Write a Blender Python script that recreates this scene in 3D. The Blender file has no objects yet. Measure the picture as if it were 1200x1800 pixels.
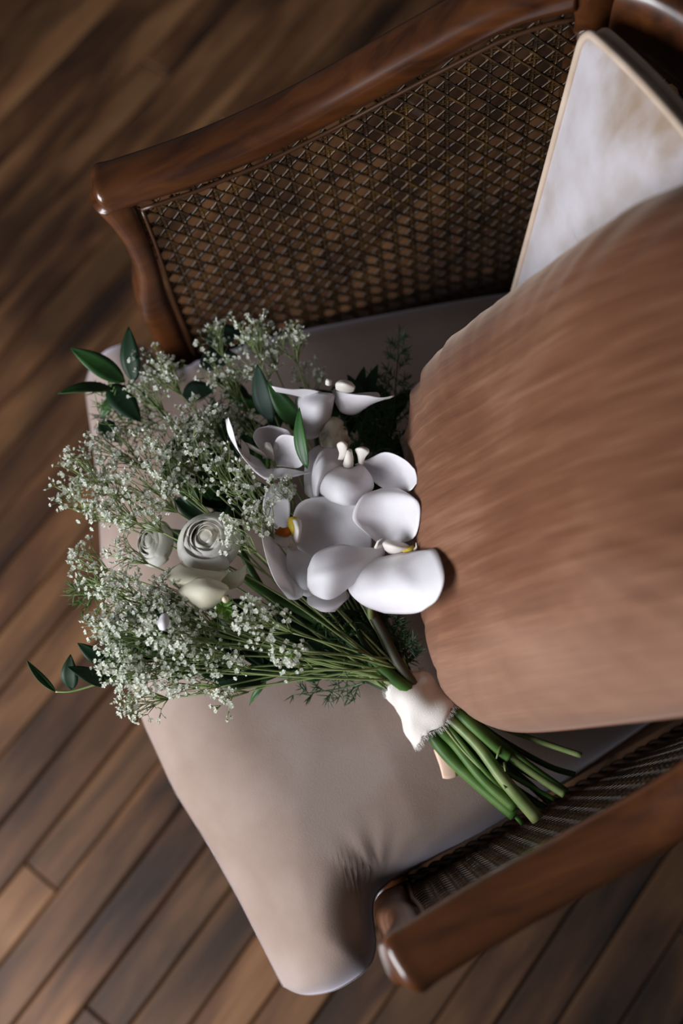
import bpy, bmesh, math, random
import numpy as np
from mathutils import Vector, Matrix

sc = bpy.context.scene
COL = sc.collection

# ------------------------------------------------------------------ camera
CAM_C = Vector((0.03022113, -0.3043427, 1.45))
F_PX = 2000.0
CAM_R = Matrix(((0.92622623, 0.37204127, -0.06074748), (-0.37029558, 0.86775459, -0.33148628), (-0.07061267, 0.32952581, 0.94150231)))
cam = bpy.data.cameras.new('camera')
cam.sensor_fit = 'VERTICAL'; cam.sensor_height = 36.0; cam.lens = 36.0 * F_PX / 1800.0
cam.clip_start = 0.02; cam.clip_end = 50
cam.dof.use_dof = True; cam.dof.focus_distance = 0.925; cam.dof.aperture_fstop = 2.2
co = bpy.data.objects.new('camera', cam); COL.objects.link(co)
co.matrix_world = Matrix.Translation(CAM_C) @ CAM_R.to_4x4()
sc.camera = co

# ------------------------------------------------------------------ world, window light, exposure
w = bpy.data.worlds.new('room_light'); sc.world = w; w.use_nodes = True
w.node_tree.nodes['Background'].inputs[0].default_value = (0.70, 0.70, 0.74, 1)
w.node_tree.nodes['Background'].inputs[1].default_value = 0.075
def area(name, loc, target, sx, sy, power, col):
    l = bpy.data.lights.new(name, 'AREA'); l.shape = 'RECTANGLE'; l.size = sx; l.size_y = sy
    l.energy = power; l.color = col
    o = bpy.data.objects.new(name, l); COL.objects.link(o); o.location = loc
    o.rotation_euler = (Vector(target) - Vector(loc)).to_track_quat('-Z', 'Y').to_euler()
    return o
area('window_daylight', (-1.55, -0.34, 0.98), (0.1, 0.0, 0.5), 1.2, 0.95, 55, (0.93, 0.95, 1.0))
sc.view_settings.view_transform = 'Standard'; sc.view_settings.look = 'None'
sc.view_settings.gamma = 1.0; sc.view_settings.use_curve_mapping = False
sc.view_settings.exposure = 0.0

# ------------------------------------------------------------------ helpers
rnd = random.Random(7)
def at(u, v, z):
    """the point at height z that the photograph shows at pixel (u, v)"""
    d = CAM_R @ Vector(((u - 600) / F_PX, (900 - v) / F_PX, -1.0))
    return CAM_C + d * ((z - CAM_C.z) / d.z)
def srgb(r, g, b):
    f = lambda c: (c / 255 / 12.92) if c / 255 <= 0.04045 else ((c / 255 + 0.055) / 1.055) ** 2.4
    return (f(r), f(g), f(b), 1)
def mesh_obj(name, vs, fs, m, parent=None, smooth=True, label=None, kind=None):
    me = bpy.data.meshes.new(name); me.from_pydata([tuple(v) for v in vs], [], fs); me.update()
    if smooth: me.shade_smooth()
    if m is not None: me.materials.append(m)
    o = bpy.data.objects.new(name, me); COL.objects.link(o)
    if parent is not None: o.parent = parent
    if label: o['label'] = label
    if kind: o['kind'] = kind
    return o
def tag(o, label, cat, group=None):
    o['label'] = label; o['category'] = cat
    if group: o['group'] = group
def empty(name, loc=(0, 0, 0), parent=None):
    o = bpy.data.objects.new(name, None); COL.objects.link(o); o.location = loc
    o.empty_display_size = 0.05
    if parent is not None: o.parent = parent
    return o
def interp(x, xs, ys): return float(np.interp(x, xs, ys))
def crom(P, n):
    """Catmull-Rom through points P, n samples per span"""
    P = [np.array(p, float) for p in P]; out = []
    for i in range(len(P) - 1):
        p1, p2 = P[i], P[i + 1]
        p0 = P[i - 1] if i > 0 else 2 * p1 - p2
        p3 = P[i + 2] if i + 2 < len(P) else 2 * p2 - p1
        for k in range(n):
            t = k / n
            out.append(0.5 * (2 * p1 + (p2 - p0) * t + (2 * p0 - 5 * p1 + 4 * p2 - p3) * t * t + (3 * p1 - p0 - 3 * p2 + p3) * t ** 3))
    out.append(P[-1]); return out
def unit(v):
    v = np.array(v, float); return v / (np.linalg.norm(v) + 1e-12)
class MB:
    def __init__(s): s.v = []; s.f = []
    def add(s, vs, fs):
        b = len(s.v); s.v += [tuple(p) for p in vs]; s.f += [tuple(i + b for i in f) for f in fs]
    def tube(s, path, rad, n=8, caps=True, up=(0, 0, 1)):
        path = [np.array(p, float) for p in path]; m = len(path)
        rads = rad if hasattr(rad, '__len__') else [rad] * m
        vs = []; fs = []; pu = np.array(up, float)
        for i, p in enumerate(path):
            t = unit(path[min(i + 1, m - 1)] - path[max(i - 1, 0)])
            a = np.cross(t, pu)
            if np.linalg.norm(a) < 1e-3: a = np.cross(t, (1, 0.3, 0))
            a = unit(a); b = np.cross(a, t); pu = b
            for k in range(n):
                th = 2 * math.pi * k / n
                vs.append(p + rads[i] * (a * math.cos(th) + b * math.sin(th)))
        for i in range(m - 1):
            for k in range(n):
                fs.append((i * n + k, i * n + (k + 1) % n, (i + 1) * n + (k + 1) % n, (i + 1) * n + k))
        if caps: fs.append(tuple(range(n))[::-1]); fs.append(tuple((m - 1) * n + k for k in range(n)))
        s.add(vs, fs)
    def build(s, name, m, parent=None, **k): return mesh_obj(name, s.v, s.f, m, parent, **k)
def sweep(path, halfw, halfh, n=20, ex=2.8, endr=(0, 0), up=(0, 0, 1)):
    """rounded-rectangle section swept along path; endr rounds the two ends off over that length"""
    path = [np.array(p, float) for p in path]; m = len(path)
    L = [0.0]
    for i in range(1, m): L.append(L[-1] + np.linalg.norm(path[i] - path[i - 1]))
    vs = []; fs = []; up = np.array(up, float)
    for i, p in enumerate(path):
        t = unit(path[min(i + 1, m - 1)] - path[max(i - 1, 0)])
        a = unit(np.cross(up, t)); b = np.cross(t, a)
        k = 1.0
        for d, r in ((L[i], endr[0]), (L[-1] - L[i], endr[1])):
            if r and d < r: k = min(k, max(0.12, 1 - (1 - d / r) ** 2.2) ** 0.5)
        hw = halfw(i / (m - 1)) if callable(halfw) else halfw; hh = halfh(i / (m - 1)) if callable(halfh) else halfh
        for j in range(n):
            th = 2 * math.pi * (j + 0.5) / n; c, s_ = math.cos(th), math.sin(th)
            vs.append(p + a * (hw * k * math.copysign(abs(c) ** (2 / ex), c)) + b * (hh * k * math.copysign(abs(s_) ** (2 / ex), s_)))
    for i in range(m - 1):
        for k in range(n): fs.append((i * n + k, i * n + (k + 1) % n, (i + 1) * n + (k + 1) % n, (i + 1) * n + k))
    fs.append(tuple(range(n))[::-1]); fs.append(tuple((m - 1) * n + k for k in range(n)))
    return vs, fs

# ------------------------------------------------------------------ materials
def mat(name, col, rough=0.5, **kw):
    m = bpy.data.materials.new(name); m.use_nodes = True
    b = m.node_tree.nodes['Principled BSDF']
    b.inputs['Base Color'].default_value = col; b.inputs['Roughness'].default_value = rough
    for k, v in kw.items(): b.inputs[k.replace('_', ' ')].default_value = v
    return m
def N(m, t, **kw):
    n = m.node_tree.nodes.new(t)
    for k, v in kw.items(): setattr(n, k, v)
    return n
def noise_color(m, cols, scale=(1, 1, 1), nscale=8.0, detail=5, pos=(0.35, 0.65), bump=0.0, bdist=0.001, rot=(0, 0, 0), rnd_obj=False, dist=0.0, coord='Object'):
    """colour ramp over stretched noise, with an optional bump"""
    nt = m.node_tree; b = nt.nodes['Principled BSDF']
    tc = N(m, 'ShaderNodeTexCoord'); mp = N(m, 'ShaderNodeMapping')
    mp.inputs['Scale'].default_value = scale; mp.inputs['Rotation'].default_value = rot
    nt.links.new(tc.outputs[coord], mp.inputs['Vector'])
    nz = N(m, 'ShaderNodeTexNoise'); nz.inputs['Scale'].default_value = nscale; nz.inputs['Detail'].default_value = detail; nz.inputs['Distortion'].default_value = dist
    if rnd_obj:
        oi = N(m, 'ShaderNodeObjectInfo'); ad = N(m, 'ShaderNodeVectorMath', operation='ADD')
        ml = N(m, 'ShaderNodeMath', operation='MULTIPLY'); ml.inputs[1].default_value = 40
        nt.links.new(oi.outputs['Random'], ml.inputs[0]); nt.links.new(ml.outputs[0], ad.inputs[1]); nt.links.new(mp.outputs[0], ad.inputs[0])
        nt.links.new(ad.outputs[0], nz.inputs['Vector'])
    else: nt.links.new(mp.outputs[0], nz.inputs['Vector'])
    cr = N(m, 'ShaderNodeValToRGB'); e = cr.color_ramp.elements
    e[0].position, e[1].position = pos; e[0].color, e[1].color = cols[0], cols[-1]
    for i, c in enumerate(cols[1:-1]):
        x = e.new(pos[0] + (pos[1] - pos[0]) * (i + 1) / (len(cols) - 1)); x.color = c
    nt.links.new(nz.outputs['Fac'], cr.inputs[0]); nt.links.new(cr.outputs[0], b.inputs['Base Color'])
    if bump:
        bp = N(m, 'ShaderNodeBump'); bp.inputs['Strength'].default_value = bump; bp.inputs['Distance'].default_value = bdist
        nt.links.new(nz.outputs['Fac'], bp.inputs['Height']); nt.links.new(bp.outputs[0], b.inputs['Normal'])
    return nz, cr

M = {}
# floor boards: brown oak with long dark stain streaks, each board its own tone
m = M['floor_board'] = mat('floor_board', srgb(110, 82, 58), 0.52)
nt = m.node_tree; bs = nt.nodes['Principled BSDF']
nz, cr = noise_color(m, [srgb(42, 25, 15), srgb(96, 62, 38), srgb(130, 90, 57), srgb(147, 106, 70)], scale=(2.0, 9, 9), nscale=1.5, detail=7, pos=(0.30, 0.72), rnd_obj=True, dist=0.6)
tc = N(m, 'ShaderNodeTexCoord'); mp = N(m, 'ShaderNodeMapping'); mp.inputs['Scale'].default_value = (6, 160, 160)
nt.links.new(tc.outputs['Object'], mp.inputs[0])
n2 = N(m, 'ShaderNodeTexNoise'); n2.inputs['Scale'].default_value = 2; n2.inputs['Detail'].default_value = 4; nt.links.new(mp.outputs[0], n2.inputs['Vector'])
n3 = N(m, 'ShaderNodeTexNoise'); n3.inputs['Scale'].default_value = 5.5; n3.inputs['Detail'].default_value = 4; n3.inputs['Distortion'].default_value = 0.5
mp3 = N(m, 'ShaderNodeMapping'); mp3.inputs['Scale'].default_value = (0.55, 2.4, 2.0)
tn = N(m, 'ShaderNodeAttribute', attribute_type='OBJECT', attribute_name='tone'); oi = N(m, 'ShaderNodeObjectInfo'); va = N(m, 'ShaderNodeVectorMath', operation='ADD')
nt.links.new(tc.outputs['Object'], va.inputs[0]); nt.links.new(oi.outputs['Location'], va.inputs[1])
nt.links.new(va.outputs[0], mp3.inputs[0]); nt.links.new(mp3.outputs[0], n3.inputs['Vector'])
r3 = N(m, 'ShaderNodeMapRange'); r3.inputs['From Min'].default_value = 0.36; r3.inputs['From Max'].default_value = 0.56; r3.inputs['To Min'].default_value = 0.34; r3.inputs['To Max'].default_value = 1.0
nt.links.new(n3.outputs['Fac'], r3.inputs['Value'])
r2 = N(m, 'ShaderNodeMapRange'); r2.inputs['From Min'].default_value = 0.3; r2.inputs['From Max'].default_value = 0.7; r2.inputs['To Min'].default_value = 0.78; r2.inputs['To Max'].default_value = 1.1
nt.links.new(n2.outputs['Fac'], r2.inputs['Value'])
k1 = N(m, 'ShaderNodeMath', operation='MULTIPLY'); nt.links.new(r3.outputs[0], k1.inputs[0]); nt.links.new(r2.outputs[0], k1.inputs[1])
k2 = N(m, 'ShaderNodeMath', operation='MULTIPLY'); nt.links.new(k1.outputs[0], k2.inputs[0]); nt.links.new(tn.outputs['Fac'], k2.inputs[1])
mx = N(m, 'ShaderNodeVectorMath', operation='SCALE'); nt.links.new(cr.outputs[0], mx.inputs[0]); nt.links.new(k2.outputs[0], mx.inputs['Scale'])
nt.links.new(mx.outputs[0], bs.inputs['Base Color'])
bp = N(m, 'ShaderNodeBump'); bp.inputs['Strength'].default_value = 0.25; bp.inputs['Distance'].default_value = 0.0015
nt.links.new(n2.outputs['Fac'], bp.inputs['Height']); nt.links.new(bp.outputs[0], bs.inputs['Normal'])
M['subfloor'] = mat('subfloor', srgb(14, 10, 8), 0.95)
# polished dark wood of the chair
m = M['chair_wood'] = mat('chair_wood', srgb(92, 47, 22), 0.30, Coat_Weight=0.6, Coat_Roughness=0.14)
noise_color(m, [srgb(50, 25, 11), srgb(78, 42, 18), srgb(94, 53, 23)], scale=(3, 22, 22), nscale=2.2, detail=5, pos=(0.30, 0.72), dist=0.8)
m = M['cane'] = mat('cane', srgb(84, 56, 28), 0.38)
noise_color(m, [srgb(28, 18, 10), srgb(56, 38, 18), srgb(88, 62, 28)], nscale=60, pos=(0.3, 0.7))
M['cord'] = mat('cord', srgb(58, 40, 30), 0.22)
M['cane_bead'] = mat('cane_bead', srgb(64, 38, 20), 0.35)
# velvets
def velvet(name, cols, sheen, scol, nscale=14, scale=(1, 1, 1), pos=(0.35, 0.65), rough=0.85, bump=0.15, rot=(0, 0, 0), fine=(700, 0.10)):
    m = mat(name, cols[-1], rough, Sheen_Weight=sheen, Sheen_Roughness=0.38, Sheen_Tint=scol)
    m.node_tree.nodes['Principled BSDF'].inputs['Specular IOR Level'].default_value = 0.15
    nz, cr = noise_color(m, cols, scale=scale, nscale=nscale, detail=6, pos=pos, rot=rot)
    nt = m.node_tree; tc = N(m, 'ShaderNodeTexCoord')
    n2 = N(m, 'ShaderNodeTexNoise'); n2.inputs['Scale'].default_value = fine[0]; n2.inputs['Detail'].default_value = 2
    nt.links.new(tc.outputs['Object'], n2.inputs['Vector'])
    bp = N(m, 'ShaderNodeBump'); bp.inputs['Strength'].default_value = bump; bp.inputs['Distance'].default_value = 0.0008
    nt.links.new(n2.outputs['Fac'], bp.inputs['Height']); nt.links.new(bp.outputs[0], nt.nodes['Principled BSDF'].inputs['Normal'])
    return m
def pile(m, col, rough):
    nt = m.node_tree; sh = N(m, 'ShaderNodeBsdfSheen'); sh.inputs['Color'].default_value = col; sh.inputs['Roughness'].default_value = rough
    ad = N(m, 'ShaderNodeAddShader'); nt.links.new(nt.nodes['Principled BSDF'].outputs[0], ad.inputs[0]); nt.links.new(sh.outputs[0], ad.inputs[1])
    nt.links.new(ad.outputs[0], nt.nodes['Material Output'].inputs['Surface'])
M['seat_velvet'] = velvet('seat_velvet', [srgb(145, 124, 111), srgb(157, 137, 125), srgb(167, 149, 140)], 0.7, (0.88, 0.86, 1.0, 1), nscale=9)
m = M['back_velvet'] = velvet('back_velvet', [srgb(176, 166, 162), srgb(188, 181, 182), srgb(196, 190, 194)], 0.6, (0.92, 0.9, 1.0, 1), nscale=22, pos=(0.30, 0.62))
nt = m.node_tree; bs = nt.nodes['Principled BSDF']; src = bs.inputs['Base Color'].links[0].from_socket
an_ = N(m, 'ShaderNodeAttribute', attribute_name='nap'); sp = N(m, 'ShaderNodeSeparateXYZ'); nt.links.new(an_.outputs['Vector'], sp.inputs[0])
nz_ = N(m, 'ShaderNodeTexNoise'); nz_.inputs['Scale'].default_value = 5; nz_.inputs['Detail'].default_value = 7; nt.links.new(an_.outputs['Vector'], nz_.inputs['Vector'])
ad = N(m, 'ShaderNodeMath', operation='MULTIPLY_ADD'); nt.links.new(nz_.outputs['Fac'], ad.inputs[0]); ad.inputs[1].default_value = 0.55; nt.links.new(sp.outputs['Y'], ad.inputs[2])
mr = N(m, 'ShaderNodeMapRange', interpolation_type='SMOOTHSTEP'); mr.inputs['From Min'].default_value = 1.14; mr.inputs['From Max'].default_value = 1.36; nt.links.new(ad.outputs[0], mr.inputs['Value'])
mx = N(m, 'ShaderNodeMix', data_type='RGBA'); nt.links.new(mr.outputs[0], mx.inputs['Factor']); nt.links.new(src, mx.inputs['A']); mx.inputs['B'].default_value = srgb(150, 128, 106); nt.links.new(mx.outputs['Result'], bs.inputs['Base Color'])
pile(M['seat_velvet'], (0.16, 0.15, 0.19, 1), 0.4)
M['welt_velvet'] = velvet('welt_velvet', [srgb(186, 164, 144), srgb(206, 186, 168)], 0.3, (0.95, 0.9, 0.9, 1), nscale=30)
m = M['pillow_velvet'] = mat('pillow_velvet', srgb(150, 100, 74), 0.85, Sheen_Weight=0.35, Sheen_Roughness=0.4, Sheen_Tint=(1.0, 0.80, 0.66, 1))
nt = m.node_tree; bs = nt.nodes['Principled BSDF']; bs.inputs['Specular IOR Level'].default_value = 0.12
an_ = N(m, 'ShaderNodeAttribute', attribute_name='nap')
def streak(sx_, sy_, sc_, det, dist):
    mp = N(m, 'ShaderNodeMapping'); mp.inputs['Scale'].default_value = (sx_, sy_, 1); nt.links.new(an_.outputs['Vector'], mp.inputs[0])
    n_ = N(m, 'ShaderNodeTexNoise'); n_.inputs['Scale'].default_value = sc_; n_.inputs['Detail'].default_value = det; n_.inputs['Distortion'].default_value = dist; nt.links.new(mp.outputs[0], n_.inputs['Vector']); return n_
na, nb_, nc = streak(60, 4, 2.0, 4, 0.2), streak(330, 9, 2.0, 3, 0.05), streak(9, 7, 1.5, 5, 0.4)
mA = N(m, 'ShaderNodeMath', operation='MULTIPLY_ADD'); nt.links.new(na.outputs['Fac'], mA.inputs[0]); mA.inputs[1].default_value = 0.42
mB = N(m, 'ShaderNodeMath', operation='MULTIPLY_ADD'); nt.links.new(nb_.outputs['Fac'], mB.inputs[0]); mB.inputs[1].default_value = 0.26
mC = N(m, 'ShaderNodeMath', operation='MULTIPLY'); nt.links.new(nc.outputs['Fac'], mC.inputs[0]); mC.inputs[1].default_value = 0.32
nt.links.new(mC.outputs[0], mB.inputs[2]); nt.links.new(mB.outputs[0], mA.inputs[2])
cr = N(m, 'ShaderNodeValToRGB'); e = cr.color_ramp.elements; e[0].position = 0.34; e[0].color = srgb(88, 52, 35); e[1].position = 0.68; e[1].color = srgb(140, 102, 78)
x = e.new(0.5); x.color = srgb(110, 71, 50)
nt.links.new(mA.outputs[0], cr.inputs[0])
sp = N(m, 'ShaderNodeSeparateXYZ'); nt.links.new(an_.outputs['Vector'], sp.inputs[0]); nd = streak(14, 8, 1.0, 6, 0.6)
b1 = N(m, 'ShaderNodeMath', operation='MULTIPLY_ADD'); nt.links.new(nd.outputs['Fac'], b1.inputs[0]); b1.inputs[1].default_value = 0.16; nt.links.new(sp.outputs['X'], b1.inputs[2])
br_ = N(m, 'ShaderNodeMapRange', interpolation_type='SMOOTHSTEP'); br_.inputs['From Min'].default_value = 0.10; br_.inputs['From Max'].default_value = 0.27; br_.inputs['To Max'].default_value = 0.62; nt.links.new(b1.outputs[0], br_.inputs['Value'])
mx = N(m, 'ShaderNodeMix', data_type='RGBA'); nt.links.new(br_.outputs[0], mx.inputs['Factor']); nt.links.new(cr.outputs[0], mx.inputs['A']); mx.inputs['B'].default_value = srgb(156, 122, 104); nt.links.new(mx.outputs['Result'], bs.inputs['Base Color'])  # brushed pile's lighter sheen on the near side, painted into the base colour
bp = N(m, 'ShaderNodeBump'); bp.inputs['Strength'].default_value = 0.25; bp.inputs['Distance'].default_value = 0.0008; nt.links.new(nb_.outputs['Fac'], bp.inputs['Height']); nt.links.new(bp.outputs[0], bs.inputs['Normal'])
M['pillow_seam'] = mat('pillow_seam', srgb(112, 78, 60), 0.95)
# flowers
def petal_mat(name, col, tr=0.22, rough=0.48, edge=None):
    m = mat(name, col, rough, Subsurface_Weight=tr, Subsurface_Scale=0.004, Sheen_Weight=0.12)
    m.node_tree.nodes['Principled BSDF'].inputs['Subsurface Radius'].default_value = (1.0, 0.8, 0.7)
    m.node_tree.nodes['Principled BSDF'].inputs['Specular IOR Level'].default_value = 0.25
    if edge: noise_color(m, [edge, col], nscale=40, pos=(0.3, 0.6))
    nt = m.node_tree; tcv = N(m, 'ShaderNodeTexCoord'); wv = N(m, 'ShaderNodeTexNoise'); wv.inputs['Scale'].default_value = 190; wv.inputs['Detail'].default_value = 5; wv.inputs['Distortion'].default_value = 1.5
    bv = N(m, 'ShaderNodeBump'); bv.inputs['Strength'].default_value = 0.22; bv.inputs['Distance'].default_value = 0.0006
    nt.links.new(tcv.outputs['Object'], wv.inputs['Vector']); nt.links.new(wv.outputs['Fac'], bv.inputs['Height']); nt.links.new(bv.outputs[0], nt.nodes['Principled BSDF'].inputs['Normal'])
    tl = N(m, 'ShaderNodeBsdfTranslucent'); tl.inputs['Color'].default_value = col; ms = N(m, 'ShaderNodeMixShader'); ms.inputs[0].default_value = 0.18
    nt.links.new(nt.nodes['Principled BSDF'].outputs[0], ms.inputs[1]); nt.links.new(tl.outputs[0], ms.inputs[2]); nt.links.new(ms.outputs[0], nt.nodes['Material Output'].inputs['Surface'])
    return m
M['orchid_petal'] = petal_mat('orchid_petal', srgb(242, 238, 240), edge=srgb(234, 226, 231))
M['orchid_lip'] = petal_mat('orchid_lip', srgb(234, 226, 216))
M['lip_yellow'] = petal_mat('lip_yellow', srgb(222, 190, 60))
M['lip_orange'] = petal_mat('lip_orange', srgb(200, 104, 30))
M['ranunculus_petal'] = petal_mat('ranunculus_petal', srgb(240, 236, 226), edge=srgb(234, 228, 212))
M['cream_petal'] = petal_mat('cream_petal', srgb(240, 233, 208), edge=srgb(232, 223, 192))
M['blossom'] = petal_mat('blossom', srgb(234, 236, 224), rough=0.6)
M['gyp_stem'] = mat('gyp_stem', srgb(136, 152, 96), 0.55)
m = M['leaf'] = mat('leaf', srgb(38, 76, 36), 0.42, Specular_IOR_Level=0.3)
noise_color(m, [srgb(28, 58, 26), srgb(54, 96, 44)], scale=(1, 1, 1), nscale=30, pos=(0.3, 0.7))
M['dark_leaf'] = mat('dark_leaf', srgb(24, 46, 26), 0.5, Specular_IOR_Level=0.22)
M['eucalyptus'] = mat('eucalyptus', srgb(34, 56, 44), 0.55, Specular_IOR_Level=0.3)
M['fern'] = mat('fern', srgb(40, 74, 34), 0.5)
M['fern_light'] = mat('fern_light', srgb(86, 118, 58), 0.5)
M['bract'] = mat('bract', srgb(104, 146, 48), 0.45)
m = M['stem'] = mat('stem', srgb(66, 104, 38), 0.45, Specular_IOR_Level=0.3)
noise_color(m, [srgb(34, 62, 22), srgb(64, 98, 38), srgb(100, 124, 64)], nscale=28, pos=(0.25, 0.78))
m = M['pale_stem'] = mat('pale_stem', srgb(122, 138, 80), 0.4)
noise_color(m, [srgb(90, 116, 56), srgb(140, 148, 96)], nscale=45, pos=(0.3, 0.7))
M['brown_stem'] = mat("brown_stem", srgb(62, 60, 42), 0.6)
M['dark_stem'] = mat('dark_stem', srgb(30, 56, 26), 0.4)
m = M['silk'] = mat('silk', srgb(216, 208, 200), 0.6, Sheen_Weight=0.3)
tc = N(m, 'ShaderNodeTexCoord'); n2 = N(m, 'ShaderNodeTexNoise'); n2.inputs['Scale'].default_value = 900; bp = N(m, 'ShaderNodeBump'); bp.inputs['Strength'].default_value = 0.3; bp.inputs['Distance'].default_value = 0.0006
m.node_tree.links.new(tc.outputs['Object'], n2.inputs['Vector']); m.node_tree.links.new(n2.outputs['Fac'], bp.inputs['Height']); m.node_tree.links.new(bp.outputs[0], m.node_tree.nodes['Principled BSDF'].inputs['Normal'])
M['ribbon_tail'] = mat('ribbon_tail', srgb(214, 180, 158), 0.6)

# ------------------------------------------------------------------ floor of narrow boards
floor = mesh_obj('floor', [(-3, -3, -0.03), (4, -3, -0.03), (4, 4, -0.03), (-3, 4, -0.03), (-3, -3, -0.014), (4, -3, -0.014), (4, 4, -0.014), (-3, 4, -0.014)],
                 [(3, 2, 1, 0), (4, 5, 6, 7), (0, 1, 5, 4), (1, 2, 6, 5), (2, 3, 7, 6), (3, 0, 4, 7)], M['subfloor'], smooth=False)
floor['kind'] = 'structure'; floor['label'] = 'old dark-stained narrow plank floor under the chair'
PA = math.radians(31); PITCH = 0.0567
pd = Vector((math.cos(PA), math.sin(PA), 0)); pn = Vector((-math.sin(PA), math.cos(PA), 0))
TONE = {-2: .92, -1: .98, 0: 1.05, 1: 1.0, 2: .95, 3: 1.08, 4: 1.2, 5: .72, 6: .86, 7: 1.0, 8: .82, 9: .74, 10: .58, 11: .48, 12: .38, 13: .34, 14: .36, 15: .36}      # tone of each row of boards, falling off towards the last rows
def board(d0, d1, n0, n1, dz, skew, tone):
    L = (d1 - d0) / 2; W = (n1 - n0) / 2; b = 0.0022; h = 0.014
    c = pd * (d0 + d1) / 2 + pn * (n0 + n1) / 2
    ring = lambda l, w_, z: [(-l, -w_, z), (l, -w_, z + skew), (l, w_, z + skew), (-l, w_, z)]
    vs = ring(L, W, -h) + ring(L, W, -b) + ring(L - b, W - b, 0)
    fs = [(3, 2, 1, 0), (8, 9, 10, 11)]
    for a in (0, 4):
        for k in range(4): fs.append((a + k, a + (k + 1) % 4, a + 4 + (k + 1) % 4, a + 4 + k))
    o = mesh_obj('plank', vs, fs, M['floor_board'], floor, smooth=False)
    o.location = c + Vector((0, 0, dz)); o.rotation_euler = (0, 0, PA); o['tone'] = tone
    return o
br = random.Random(11)
J1 = at(72, 1540, 0); J2 = at(263, 112, 0)     # the two butt joints the photograph shows
joints = {math.floor((0.268 - J1.dot(pn)) / PITCH): J1.dot(pd), math.floor((0.268 - J2.dot(pn)) / PITCH): J2.dot(pd)}
for k in range(-26, 20):
    n1 = 0.268 - PITCH * k; n0 = n1 - PITCH
    # the stretch of this row that lies anywhere near the view
    lo, hi = -1.05 + 0.1 * max(0, -k - 8), 1.9
    if k > 4: lo, hi = -0.9, 1.2
    cuts = [lo]; x = joints.get(k)
    if x is None: x = lo + br.uniform(-0.2, 2.6)
    s_ = x
    while s_ < hi - 0.1:
        if s_ > lo + 0.1: cuts.append(s_)
        s_ += br.uniform(1.5, 2.6)
    s_ = x - br.uniform(1.3, 2.2)
    if k in joints and s_ > lo + 0.1: cuts.insert(1, s_)
    cuts.append(hi); cuts.sort()
    for a, b in zip(cuts[:-1], cuts[1:]):
        g = br.choice((0.0011, 0.0016, 0.0024, 0.0036))
        board(a + 0.0008, b - 0.0008, n0 + g * 0.5, n1 - g * 0.5, -br.uniform(0, 0.0014), br.uniform(-0.0008, 0.0008), TONE.get(k, br.uniform(.86, 1.2)) * br.uniform(.92, 1.06))

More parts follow.
